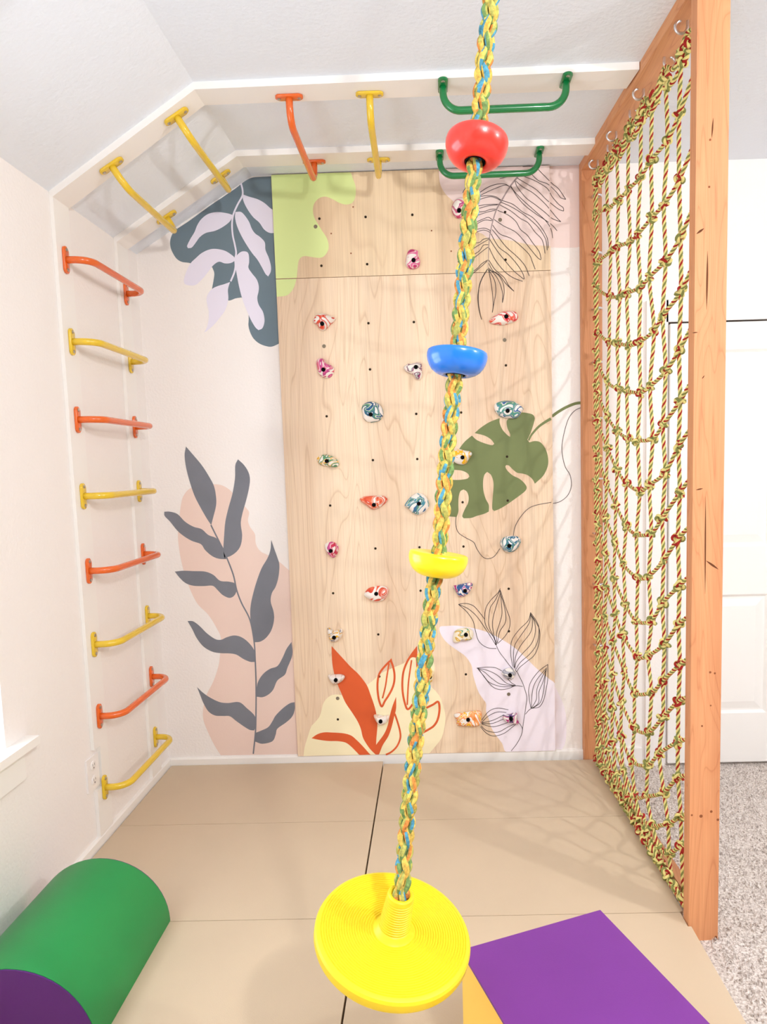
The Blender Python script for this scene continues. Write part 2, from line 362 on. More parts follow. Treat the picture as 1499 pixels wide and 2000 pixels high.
# ------------------------------------------------------------------ grab bars
def grab_bar(p1, p2, nrm, mname, label, group, off=.085, rb=.058, r=.0125):
    p1, p2, n = Vector(p1), Vector(p2), Vector(nrm).normalized(); d = (p2-p1); L = d.length; d.normalize(); s = n.cross(d)
    root = empty('grab_bar', p1, label=label, cat='grab bar', group=group)
    pts = [p1+n*.002, p1+n*(off-rb)]
    for k in range(1, 10):
        a = math.pi/2*k/9; pts.append(p1+d*(rb*(1-math.cos(a)))+n*(off-rb+rb*math.sin(a)))
    for k in range(0, 9):
        a = math.pi/2*k/9; pts.append(p2-d*(rb*(1-math.sin(a)))+n*(off-rb+rb*math.cos(a)))
    pts += [p2+n*(off-rb), p2+n*.002]
    m = M[mname]
    link('tube', tube('tube', pts, r, m, 16), root)
    for p in (p1, p2):
        bm = bmesh.new(); ring = []
        for k in range(24):
            a = 2*math.pi*k/24; e = (1 if math.sin(a) >= 0 else -1)*.031
            ring.append(p + d*(.0165*math.cos(a)) + s*(.0165*math.sin(a)+e))
        a_ = [bm.verts.new(q) for q in ring]; b_ = [bm.verts.new(q+n*.006) for q in ring]; c_ = [bm.verts.new(p+(q-p)*.9+n*.008) for q in ring]
        bm.faces.new(a_); bm.faces.new(c_[::-1])
        for u, v in ((a_, b_), (b_, c_)):
            for k in range(24): bm.faces.new((u[k], u[(k+1) % 24], v[(k+1) % 24], v[k]))
        fl = link('flange', bm_mesh('flange', bm, m, True), root)
        for e in (-1, 1):
            sc_ = lathe('screw', [(.0062, .0), (.0062, .0015), (.004, .0028), (.0012, .003)], M['screw'], p+s*(e*.0345)+n*.008, n, 12)
            link('screw', sc_, root)
    return root
GB = 'grab bars of the ladder up the left wall'
ordn = ['topmost', 'second from the top', 'third from the top', 'fourth from the top', 'fifth from the top', 'third from the bottom', 'second from the bottom', 'lowest']
zs = [2.152, 1.868, 1.592, 1.315, 1.039, .762, .486, .207]
for i, z in enumerate(zs):
    colr = 'orange' if i % 2 == 0 else 'yellow'
    x = XL+TL+.0015
    grab_bar((x, -.652, z), (x, -.173, z), (1, 0, 0), colr+'_metal', f'{colr} metal grab bar, {ordn[i]} of eight rungs on the left wall', GB)
GC = 'overhead grab bars'
def slope_pt(x, y): return Vector((x, y, ZL+(ZR-ZL)*(x-XL)/(XR-XL))) + nS*(T+.001) - Vector((nS.x*(T+.001), 0, nS.x*(T+.001)*(ZR-ZL)/(XR-XL)))
grab_bar(slope_pt(-.417, -.664), slope_pt(-.417, -.170), nS, 'yellow_metal', 'yellow metal grab bar low on the sloped ceiling, nearer the left wall', GC)
grab_bar(slope_pt(-.173, -.686), slope_pt(-.173, -.197), nS, 'yellow_metal', 'yellow metal grab bar high on the sloped ceiling, beside the ceiling fold', GC)
zc = ZR-.025
grab_bar((.217, -.682, zc), (.217, -.183, zc), (0, 0, -1), 'orange_metal', 'orange metal grab bar overhead on the flat ceiling boards', GC)
grab_bar((.492, -.682, zc), (.484, -.182, zc), (0, 0, -1), 'yellow_metal', 'yellow metal grab bar on the flat ceiling between the orange bar and the green bars', GC)
grab_bar((.741, -.720, zc), (1.151, -.724, zc), (0, 0, -1), 'green_metal', 'green metal grab bar along the nearer ceiling board, behind the swing rope', GC)
grab_bar((.737, -.203, zc), (1.144, -.206, zc), (0, 0, -1), 'green_metal', 'green metal grab bar along the farther ceiling board, behind the red bowl', GC)

# ------------------------------------------------------------------ outlet
o = empty('wall_outlet', (XL, -.707, .29), label='white double power outlet low on the left wall, let into the ladder board', cat='outlet')
link('cover_plate', box_mesh('cover_plate', (XL+.0002, -.749, .228), (XL+.0075, -.665, .352), M['plastic_w'], .0025), o)
for zc_ in (.262, .318):
    f_ = link('receptacle', lathe('receptacle', [(.0175, 0), (.0175, .002), (.016, .0028)], M['plastic_w'], (XL+.0074, -.707, zc_), (1, 0, 0), 24), o)
    bm = bmesh.new()
    box(bm, (XL+.0101, -.7145, zc_-.001), (XL+.0106, -.7125, zc_+.008)); box(bm, (XL+.0101, -.7015, zc_-.001), (XL+.0106, -.6995, zc_+.008)); box(bm, (XL+.0101, -.7095, zc_-.011), (XL+.0106, -.7045, zc_-.006))
    link('slot', bm_mesh('slot', bm, M['dark_slot']), o)

# ------------------------------------------------------------------ climbing panel and mural paint
YP, PW, PB, PS, PT = -.018, 1.22, .0345, 2.2353, 2.679
panel = empty('bouldering_board', (0, 0, PB), label='birch plywood climbing panel with painted leaves, fixed upright on the back wall', cat='climbing wall')
lower = link('plywood_sheet', box_mesh('plywood_sheet', (0, YP, PB), (PW, -.0005, PS-.0012), M['ply'], .0008, 1), panel)
upper = link('plywood_sheet', box_mesh('plywood_sheet', (0, YP, PS+.0012), (PW, -.0005, PT), M['ply2'], .0008, 1), panel)
CROP = {'A': (300, 320, 3.7475), 'B': (300, 850, 3.078), 'C': (560, 1080, 4.684), 'D': (840, 1080, 4.684), 'E': (840, 320, 4.684), 'F': (840, 760, 4.684),
        'G': (580, 330, 3.569), 'K': (580, 560, 5.354), 'L': (580, 840, 4.684), 'N': (760, 640, 4.997)}
def P2(c, pts, Y):
    x0, y0, s = CROP[c]; return [at(x0+x/s, y0+y/s, 1, Y) for x, y in pts]
def flat(name, pts, Y, m, parent, t=.0004):
    """a coat of paint: polygon in the wall plane with a hair of thickness"""
    n = len(pts); P = [Vector((p.x, Y, p.z)) for p in pts]; tri = tessellate_polygon([P])
    V = P + [Vector((p.x, Y+t, p.z)) for p in P]
    Fc = []
    for a, b, c in tri:
        nn = (P[b]-P[a]).cross(P[c]-P[a]); Fc.append((a, b, c) if nn.y < 0 else (a, c, b))
    for i in range(n): Fc.append((i, (i+1) % n, n+(i+1) % n, n+i))
    return link(name, mesh(name, V, Fc, m), parent)
def shape(name, c, pts, Y, m, parent, smooth=True, clip=None):
    P = P2(c, pts, Y)
    if smooth:  # round soft corners only; sharp ones stay
        out = []; n = len(P)
        for i in range(n):
            p0, p1, p2, p3 = P[i-1], P[i], P[(i+1) % n], P[(i+2) % n]
            def corner(a, b, c_): u, v = (b-a), (c_-b); return u.length > 1e-6 and v.length > 1e-6 and u.angle(v) > 1.05
            t1 = (p2-p0)*.5 if not corner(p0, p1, p2) else (p2-p1); t2 = (p3-p1)*.5 if not corner(p1, p2, p3) else (p2-p1)
            L = (p2-p1).length
            if t1.length > 1.2*L: t1 = t1.normalized()*1.2*L
            if t2.length > 1.2*L: t2 = t2.normalized()*1.2*L
            for k in range(5):
                s = k/5; out.append((2*s**3-3*s*s+1)*p1+(s**3-2*s*s+s)*t1+(-2*s**3+3*s*s)*p2+(s**3-s*s)*t2)
        P = out
    if clip:
        for p in P: clip(p)
    return flat(name, P, Y, m, parent)
def ribbon(name, P, width, Y, m, parent, taper=None):
    P = [Vector((p.x, Y, p.z)) for p in P]; n = len(P); V = []
    for i in range(n):
        t = (P[min(n-1, i+1)]-P[max(0, i-1)]); t.normalize(); s = Vector((t.z, 0, -t.x)); w = width*.5*(taper(i/(n-1)) if taper else 1)
        V += [P[i]+s*w, P[i]-s*w]
    V += [v+Vector((0, .0003, 0)) for v in V]; k = 2*n
    Fc = []
    for i in range(n-1):
        a, b, c, d = 2*i, 2*i+1, 2*i+3, 2*i+2
        Fc += [(a, b, c, d), (a, d, k+d, k+a), (b, k+b, k+c, c)]
    return link(name, mesh(name, V, Fc, m), parent)
def stroke(name, c, pts, width, m, side='panel', lift=.0012, taper=None, sheet=None):
    """smooth line; on the panel face as far as it reaches, on the wall beyond its edge"""
    if side == 'wall':
        return ribbon(name, catmull(P2(c, pts, -lift), 6), width, -lift, m, wall_back, taper)
    P = catmull(P2(c, pts, YP-lift), 6); run = []; par = sheet or (lower if sum(p.z for p in P)/len(P) < PS else upper)
    for p in P:
        if p.x > PW-.002: break
        run.append(p)
    if len(run) > 2: ribbon(name, run, width, YP-lift, m, par, taper)
    rest = P[len(run):]
    if len(rest) > 2:
        rest = [CAM+(p-CAM)*((-lift-CAM.y)/(p.y-CAM.y)) for p in rest]
        ribbon(name, rest, width, -lift, m, wall_back, taper)
def clip_l(p):
    if p.x > -.0005: p.x = -.0005
def clip_r(p):
    if p.x < PW+.0005: p.x = PW+.0005
def clip_p(p):
    p.x = min(max(p.x, .0005), PW-.0005); p.z = max(p.z, PB+.0005)
y1, y2, y3 = -.0005, -.0009, -.0013
# slate patch with a pale hanging branch, upper left
shape('painted_patch', 'A', [(900,90),(780,95),(715,103),(665,130),(600,180),(520,235),(430,295),(340,360),(250,425),(160,485),(135,520),(122,565),(125,610),(140,650),(170,695),(210,718),(270,727),(350,760),(430,757),(445,800),(440,850),(428,915),(480,960),(545,1000),(600,985),(645,978),(690,1050),(697,1130),(695,1180),(705,1225),(730,1275),(770,1312),(820,1333),(870,1337),(940,1305)], y1, M['slate'], wall_back, clip=clip_l)
for pts in ([(650,222),(700,240),(760,258),(810,285),(850,320),(890,360),(892,505),(850,505),(810,480),(775,430),(730,390),(690,335),(660,275)],
            [(582,375),(540,362),(465,353),(400,367),(350,405),(320,450),(300,500),(270,550),(246,600),(252,617),(280,612),(310,575),(340,535),(385,505),(450,490),(510,460),(560,420)],
            [(600,352),(640,352),(670,380),(700,425),(720,475),(745,510),(780,535),(815,575),(820,630),(845,690),(860,750),(858,790),(840,824),(820,805),(790,750),(760,700),(720,650),(680,590),(640,520),(610,450),(597,390)],
            [(595,690),(570,665),(520,635),(450,622),(400,630),(350,655),(310,690),(270,730),(240,790),(222,850),(228,880),(260,890),(310,885),(360,840),(400,790),(440,740),(480,716),(520,728),(560,727),(590,712)],
            [(600,690),(620,660),(650,641),(685,645),(698,670),(700,720),(695,760),(720,800),(755,845),(770,890),(770,930),(760,980),(770,1030),(800,1080),(812,1130),(810,1170),(795,1205),(768,1217),(745,1195),(715,1145),(690,1090),(665,1030),(645,970),(625,890),(610,810),(600,750)],
            [(560,865),(520,880),(470,895),(430,915),(400,950),(388,990),(395,1040),(405,1090),(400,1160),(385,1210),(370,1235),(400,1215),(450,1170),(490,1120),(520,1080),(540,1030),(548,980),(545,920)]):
    shape('painted_leaf', 'A', pts, y2, M['lav'], wall_back, clip=clip_l)
stroke('painted_stem', 'A', [(640,142),(652,190),(650,235),(615,300),(585,370),(575,440),(580,520),(595,590),(605,650),(598,700),(600,750),(590,800),(565,860)], .0075, M['lav'], 'wall', .0014)
# blush patch with the charcoal plant, lower left
shape('painted_patch', 'B', [(375,295),(420,305),(465,335),(500,380),(555,435),(575,465),(568,510),(580,550),(610,595),(615,650),(640,695),(685,720),(740,750),(790,790),(830,840),(900,1917),(405,1925),(370,1870),(330,1790),(300,1710),(300,1640),(320,1560),(360,1480),(390,1390),(400,1320),(405,1220),(380,1160),(330,1080),(270,1020),(230,950),(200,870),(175,790),(155,690),(147,600),(155,500),(165,420),(180,365),(220,320),(290,300)], y1, M['pink'], wall_back, clip=clip_l)
for pts in ([(195,68),(240,120),(290,180),(335,250),(365,310),(377,380),(375,430),(360,490),(347,540),(320,500),(280,430),(245,360),(215,270),(195,190),(187,120)],
            [(508,145),(545,180),(572,225),(580,270),(572,330),(555,400),(535,470),(525,530),(533,600),(525,660),(500,700),(460,728),(425,735),(420,690),(425,600),(432,520),(450,440),(475,350),(490,260),(492,180)],
            [(65,460),(100,460),(145,475),(190,520),(240,550),(290,565),(330,600),(385,625),(430,700),(438,745),(390,742),(350,725),(310,690),(285,655),(230,635),(180,605),(140,570),(100,520),(67,485)],
            [(128,820),(180,815),(240,817),(310,820),(360,840),(400,875),(450,880),(485,887),(500,930),(485,965),(455,978),(415,960),(385,930),(355,905),(300,907),(240,905),(195,890),(160,860)],
            [(708,630),(725,680),(745,735),(757,780),(752,850),(735,910),(712,950),(705,1000),(722,1060),(725,1110),(710,1170),(680,1215),(645,1240),(610,1245),(595,1180),(582,1090),(585,1020),(600,950),(620,880),(650,800),(685,740),(703,690)],
            [(205,1117),(240,1120),(280,1150),(320,1190),(370,1225),(405,1230),(440,1215),(485,1204),(530,1215),(575,1250),(608,1300),(608,1363),(580,1362),(540,1345),(500,1320),(460,1312),(400,1310),(350,1300),(300,1270),(260,1220),(235,1170)],
            [(830,1243),(835,1320),(805,1400),(790,1440),(745,1475),(720,1530),(690,1560),(655,1575),(620,1572),(620,1530),(630,1480),(660,1435),(700,1405),(745,1388),(775,1340),(800,1285)],
            [(262,1515),(300,1550),(345,1580),(400,1605),(450,1610),(515,1605),(560,1640),(610,1690),(615,1750),(605,1775),(580,1772),(550,1755),(500,1720),(460,1690),(420,1688),(370,1685),(330,1660),(300,1610),(280,1560)],
            [(848,1605),(850,1645),(835,1690),(800,1725),(745,1765),(735,1800),(715,1840),(655,1855),(612,1842),(612,1790),(650,1775),(690,1755),(715,1720),(735,1685),(780,1640),(820,1612)]):
    shape('painted_leaf', 'B', pts, y2, M['slate2'], wall_back, clip=clip_l)
stroke('painted_stem', 'B', [(345,540),(380,610),(420,690),(440,735),(480,840),(500,930),(530,1010),(580,1110),(605,1240),(612,1360),(617,1500),(616,1700),(612,1800),(600,1916)], .0065, M['slate2'], 'wall', .0014)
# right-hand wall patches
shape('painted_patch', 'E', [(1100,22),(1425,8),(1425,740),(1330,765),(1095,765)], y1, M['pink2'], wall_back, clip=clip_r)
shape('painted_patch', 'D', [(1115,1195),(1140,1215),(1180,1290),(1220,1380),(1245,1480),(1250,1600),(1245,1710),(1225,1770),(1200,1800),(1115,1800)], y1, M['lav2'], wall_back, clip=clip_r)
# paint on the plywood
p1, p2_ = YP-.0005, YP-.0009
shape('painted_patch', 'A', [(855,68),(1430,58),(1460,110),(1480,170),(1478,240),(1455,285),(1410,298),(1360,285),(1310,258),(1260,240),(1215,250),(1180,285),(1168,330),(1175,385),(1195,425),(1235,490),(1270,545),(1283,600),(1275,640),(1250,675),(1215,688),(1160,682),(1110,675),(1080,685),(1062,715),(1055,770),(1049,838),(890,842)], p1, M['lime'], upper,
      clip=lambda p: (clip_p(p), setattr(p, 'z', min(max(p.z, PS+.002), PT-.0005))))
shape('painted_patch', 'A', [(890,847),(1047,843),(1030,900),(1005,940),(970,965),(890,974)], p1, M['lime'], lower, clip=lambda p: (clip_p(p), setattr(p, 'z', min(p.z, PS-.002))))
shape('painted_patch', 'E', [(85,40),(85,120),(100,200),(140,270),(200,330),(280,400),(350,480),(420,610),(480,640),(540,680),(640,690),(760,705),(870,730),(960,745),(1130,752),(1130,0),(90,30)], p1, M['pink2'], upper, clip=lambda p: (clip_p(p), setattr(p, 'z', min(p.z, PT-.0005))))
shape('painted_patch', 'C', [(152,1880),(165,1780),(195,1680),(225,1590),(260,1550),(300,1500),(320,1440),(335,1380),(370,1330),(425,1298),(500,1300),(560,1330),(640,1300),(730,1215),(800,1160),(850,1110),(930,1070),(1000,1040),(1070,1010),(1110,980),(1180,930),(1240,920),(1300,940),(1345,1000),(1355,1060),(1340,1130),(1310,1180),(1320,1220),(1370,1270),(1410,1330),(1440,1420),(1455,1500),(1445,1600),(1420,1690),(1370,1760),(1310,1830),(1270,1870)], p1, M['cream'], lower, clip=clip_p)
for pts in ([(412,852),(470,915),(530,980),(590,1045),(650,1100),(700,1160),(740,1220),(770,1300),(795,1370),(815,1440),(825,1500),(832,1580),(822,1700),(820,1755),(890,1660),(925,1580),(945,1490),(970,1400),(1003,1315),(1003,1420),(985,1500),(960,1600),(930,1680),(880,1760),(845,1845),(825,1850),(780,1810),(740,1760),(700,1690),(680,1610),(650,1540),(600,1460),(540,1370),(500,1280),(470,1210),(440,1120),(418,1000)],
            [(228,1695),(280,1660),(340,1642),(420,1643),(520,1650),(590,1670),(640,1710),(700,1770),(770,1850),(680,1852),(640,1820),(590,1770),(540,1735),(470,1722),(380,1720),(290,1708)],
            [(1195,850),(1196,930),(1190,960),(1150,955),(1105,985),(1130,935)], [(960,962),(972,1010),(940,1000),(900,1035)]):
    shape('painted_leaf', 'C', pts, p2_, M['orangep'], lower, clip=clip_p)
for pts, w_ in (([(990,1470),(1020,1560),(1040,1640),(1040,1700),(1010,1770),(960,1820),(910,1845)], .0085),
            ([(955,985),(975,1040),(988,1110),(985,1180),(965,1245),(930,1310),(900,1355),(872,1405),(850,1360),(838,1300),(832,1230),(836,1160),(852,1100),(892,1045),(945,990)], .0095),
            ([(938,1010),(920,1120),(905,1220),(878,1330)], .007),
            ([(1190,930),(1195,1000),(1200,1100),(1200,1200),(1180,1320),(1150,1390),(1108,1430),(1082,1370),(1064,1280),(1060,1180),(1072,1080),(1107,990),(1150,925)], .0095),
            ([(1145,980),(1130,1080),(1115,1200),(1105,1390)], .007),
            ([(1270,1422),(1340,1388),(1388,1362),(1400,1430),(1385,1520),(1350,1580),(1300,1615),(1245,1645)], .010)):
    stroke('painted_outline', 'C', pts, w_, M['orangep'], sheet=lower)
shape('painted_patch', 'D', [(88,690),(100,672),(160,668),(240,665),(340,678),(440,698),(540,730),(620,770),(700,815),(780,870),(870,950),(960,1040),(1040,1110),(1090,1150),(1150,1210),(1150,1840),(720,1840),(660,1740),(600,1660),(560,1590),(540,1520),(515,1450),(515,1380),(490,1340),(450,1280),(420,1200),(395,1110),(385,1040),(360,990),(320,940),(250,890),(180,840),(130,790),(95,730)], p1, M['lav2'], lower, clip=clip_p)
LW = .0026
for pts in ([(745,1812),(800,1740),(840,1660),(850,1600),(865,1500),(880,1400),(888,1320),(870,1250),(850,1190),(820,1130),(795,1085),(740,1040),(690,975),(640,910),(610,850)],
  [(612,845),(590,780),(520,680),(502,600),(515,500),(560,430),(620,370),(645,325)],[(612,845),(580,760),(545,680),(540,600),(555,500),(600,430),(645,340)],[(605,840),(575,680),(580,590),(610,480),(645,370)],[(615,830),(610,740),(640,640),(660,560),(655,450),(645,350)],[(620,820),(640,720),(690,640),(695,560),(675,460),(648,380)],[(620,830),(690,760),(730,680),(732,600),(700,510),(645,340)],
  [(262,470),(330,462),(400,485),(460,550),(505,610)],[(262,470),(350,510),(430,580),(500,680),(560,770),(605,845)],[(262,470),(340,540),(395,620),(415,700),(440,790),(480,840),(540,870),(610,875)],
  [(922,545),(900,620),(820,700),(755,790),(740,880),(745,960),(760,1040)],[(922,545),(910,640),(830,760),(780,840),(765,930),(770,1050)],[(925,560),(940,640),(920,730),(830,850),(785,950),(775,1050)],[(925,560),(960,640),(965,730),(930,830),(840,930),(790,1000),(780,1060)],[(922,545),(985,640),(1000,720),(980,830),(920,920),(830,1000),(785,1070)],[(930,570),(975,640),(1005,710),(1000,820),(960,930),(880,1000),(820,1050),(795,1090)],
  [(430,1053),(520,1045),(600,1050),(660,1080)],[(430,1053),(530,1075),(620,1120),(700,1190),(785,1215)],[(430,1053),(500,1090),(570,1150),(650,1200),(785,1215)],[(440,1060),(490,1120),(540,1180),(620,1215),(700,1225),(785,1215)],[(450,1065),(510,1150),(570,1220),(640,1250),(720,1240),(785,1215),(850,1222)],[(720,1160),(750,1190),(785,1210)],
  [(1080,1020),(1000,1080),(930,1170),(905,1250),(910,1330),(925,1420)],[(1070,1050),(980,1160),(940,1260),(930,1420)],[(1070,1060),(1020,1150),(980,1250),(975,1340),(930,1420)],[(1065,1070),(1040,1170),(1000,1270),(995,1370),(935,1420)],[(1065,1070),(1050,1190),(1040,1270),(1010,1370),(940,1420)],[(1080,1020),(1080,1150),(1060,1270),(1040,1350),(1000,1410),(925,1425),(875,1475)],
  [(475,1530),(540,1450),(620,1420),(720,1435)],[(475,1550),(540,1490),(620,1455),(700,1460)],[(475,1555),(580,1530),(680,1480)],[(475,1560),(570,1560),(650,1530),(690,1510)],[(475,1565),(580,1590),(690,1560),(760,1535),(810,1555)],[(470,1580),(520,1625),(620,1640),(720,1590),(810,1550)],[(465,1590),(520,1650),(590,1675),(680,1650),(760,1590),(810,1555),(840,1590),(850,1620)]):
    stroke('ink_line', 'D', pts, LW, M['ink'], sheet=lower)
# monstera leaf with stem and trailing line
shape('painted_leaf', 'F', [(830,215),(900,220),(945,235),(960,265),(955,300),(930,380),(905,440),(893,462),(912,487),(960,475),(1010,485),(1050,530),(1075,590),(1085,660),(1075,720),(1040,790),(990,840),(962,865),(940,825),(900,790),(850,773),(800,765),(760,735),(725,700),(700,695),(692,710),(710,745),(760,790),(820,820),(865,860),(887,900),(870,935),(800,990),(700,1060),(640,1095),(590,1115),(572,1095),(575,1000),(583,900),(580,840),(560,785),(525,757),(500,785),(488,840),(490,920),(510,1000),(540,1060),(540,1120),(500,1140),(430,1160),(380,1178),(310,1182),(297,1160),(320,1100),(350,1040),(355,985),(340,940),(310,918),(280,935),(265,985),(262,1060),(262,1120),(245,1170),(180,1165),(172,1100),(180,1000),(190,900),(200,830),(270,830),(340,820),(362,800),(345,770),(290,745),(215,738),(215,690),(240,600),(270,545),(320,480),(385,425),(430,465),(500,495),(570,513),(590,500),(560,460),(500,425),(410,402),(470,350),(550,300),(640,265),(640,310),(665,370),(710,420),(735,437),(735,410),(712,360),(703,310),(710,280),(760,250)], p1, M['olive'], lower)
stroke('painted_stem', 'F', [(905,470),(930,420),(990,350),(1050,305),(1130,258)], .0105, M['olive'], sheet=lower, taper=lambda t: .7+.5*t)
stroke('painted_stem', 'F', [(1118,250),(1180,205),(1260,160),(1340,130),(1415,125)], .0125, M['olive'], 'wall')
stroke('ink_line', 'F', [(240,1170),(238,1240),(260,1310),(320,1355),(400,1400),(430,1460),(480,1530),(530,1552),(590,1530),(640,1460)], LW, M['ink'], sheet=lower)
stroke('ink_line', 'F', [(765,1340),(780,1260),(830,1170),(900,1095),(980,1060),(1112,1036)], LW, M['ink'], sheet=lower)
stroke('ink_line', 'F', [(1122,1047),(1190,1030),(1260,975),(1295,890),(1285,790),(1240,710),(1215,610),(1210,520),(1230,400),(1270,270),(1330,195),(1412,160)], LW, M['ink'], 'wall')
# palm frond drawn in ink
stroke('ink_stem', 'E', [(820,100),(740,200),(660,330),(610,420),(575,530),(550,650),(540,760),(535,880),(533,950)], .0072, plain('mauve_grey_line', (158, 140, 140), .6, .2), sheet=upper, taper=lambda t: 1-.75*t)
for pts in ([(850,25),(960,30),(1040,100),(1120,180),(1180,230),(1245,325)],[(900,60),(990,150),(1080,185),(1160,260),(1200,310),(1245,325)],[(830,105),(930,140),(1010,180),(1080,230),(1120,300),(1180,370),(1220,400),(1225,432)],[(800,130),(900,190),(980,240),(1060,320),(1120,370),(1180,415),(1225,432)],[(790,160),(850,210),(950,270),(1050,360),(1110,430),(1160,490),(1200,530)],[(780,150),(800,210),(880,310),(960,370),(1050,440),(1120,500),(1200,530)],[(740,200),(800,300),(870,380),(960,450),(1050,510),(1120,560),(1165,612)],[(740,210),(790,270),(850,330),(950,420),(1060,520),(1110,600),(1125,680)],[(660,335),(760,370),(850,440),(940,490),(1020,580),(1075,680),(1085,770)],[(650,350),(740,390),(840,450),(930,520),(1000,590),(1060,690),(1075,790)],[(640,375),(740,430),(830,500),(900,540),(960,620),(1030,700),(1055,820)],[(620,425),(720,470),(790,530),(830,600),(890,650),(940,720),(1000,800),(1020,870)],[(590,510),(680,570),(780,620),(850,690),(930,790),(990,860),(1020,878)],[(575,560),(640,640),(740,680),(820,740),(910,830),(940,900),(965,965)],[(570,600),(620,660),(700,760),(800,850),(870,930),(910,1025)],[(560,640),(630,760),(720,830),(800,920),(850,1000),(865,1055)],[(548,690),(620,800),(700,900),(770,980),(860,1055)],[(545,770),(600,880),(680,980),(760,1040),(850,1075)],[(540,880),(600,970),(680,1040),(720,1110),(770,1165)],[(540,910),(580,980),(640,1020),(700,1100),(770,1165)],[(535,950),(600,1020),(640,1090),(665,1180),(665,1270)],[(540,970),(620,1010),(670,1090),(680,1180),(665,1270)],[(535,960),(560,1080),(575,1200),(580,1300),(572,1360)],[(538,970),(590,1060),(605,1160),(590,1260),(572,1360)],[(530,960),(480,1040),(450,1130),(445,1260),(460,1370),(475,1425)],[(525,970),(470,1070),(440,1200),(450,1330),(475,1425)],
  [(810,105),(740,115),(640,135)],[(730,210),(690,185),(620,185),(540,210),(460,260)],[(720,200),(680,195),(600,225),(540,250),(460,290)],[(650,330),(600,300),(530,290),(450,300)],[(650,335),(560,300),(460,325)],[(630,370),(580,370),(500,375),(445,385)],[(620,375),(530,385),(445,410)],[(610,415),(560,415),(500,435),(440,440)],[(600,425),(530,440),(440,470)],[(575,515),(540,490),(500,500),(430,530)],[(570,520),(500,515),(430,550)],[(555,610),(510,590),(470,590),(415,605)],[(550,625),(490,605),(415,630)],[(548,680),(490,690),(450,720),(350,725)],[(540,690),(470,730),(360,800)],[(535,740),(490,745),(450,800),(370,845)],[(535,760),(480,800),(370,890)],[(530,880),(480,910),(430,960),(390,985)],[(525,890),(470,940),(385,1010)],[(300,265),(330,220),(400,160)],[(275,560),(300,530),(380,450)]):
    stroke('ink_line', 'E', pts, LW, M['ink'], sheet=upper)
# bolt holes and screw heads in the plywood
def hole_at(c, x, y, big=False):
    p = P2(c, [(x, y)], YP)[0]; par = lower if p.z < PS else upper
    if big: me = lathe('screw_head', [(.0085, 0), (.0085, .0006), (.0062, .0013), (.002, .0008)], HOLE_M[1], (p.x, YP, p.z), (0, -1, 0), 16)
    else: me = lathe('bolt_hole', [(.0056, 0), (.0056, .0007), (.0044, .0009), (.0040, .0002), (.001, .0002)], HOLE_M[0], (p.x, YP-.0005, p.z), (0, -1, 0), 14)
    link('screw_head' if big else 'bolt_hole', me, par)
HOLE_M = (M['hole'], plain('dull_screw_head', (128, 116, 98), .5, .3))
for x, y in ((158,347),(480,335),(806,320),(1453,301),(172,675),(491,664),(1132,646),(1456,633)): hole_at('G', x, y)
for x, y in ((131,402),(1418,355)): hole_at('G', x, y, True)
for x, y in ((750,382),(1225,370),(767,865),(313,1355),(1250,1330)): hole_at('K', x, y)
hole_at('K', 285, 622, True)
for x, y in ((697,275),(1103,265),(306,690),(720,1083),(1123,1072)): hole_at('L', x, y)
for x, y in ((1143,368),(706,828)): hole_at('N', x, y)
hole_at('N', 1130, 120, True)
for x, y in ((427,368),(1227,345),(840,745),(850,1130),(470,1522)): hole_at('C', x, y)
hole_at('C', 468, 1330, True)
for x, y in ((722,327),(724,716),(330,1110)): hole_at('D', x, y)
hole_at('D', 722, 1292, True)
for x, y in ((707,618),(713,1020),(300,1035),(308,1440)): hole_at('F', x, y)
for x, y in ((393,265),(240,450),(940,430),(378,588),(1077,573)):
    p = P2('G', [(x, y)], YP)[0]
    link('wood_knot', lathe('wood_knot', [(.0035, 0), (.0035, .0003), (.001, .0003)], M['knot'], (p.x, YP, p.z), (0, -1, 0), 10), upper)

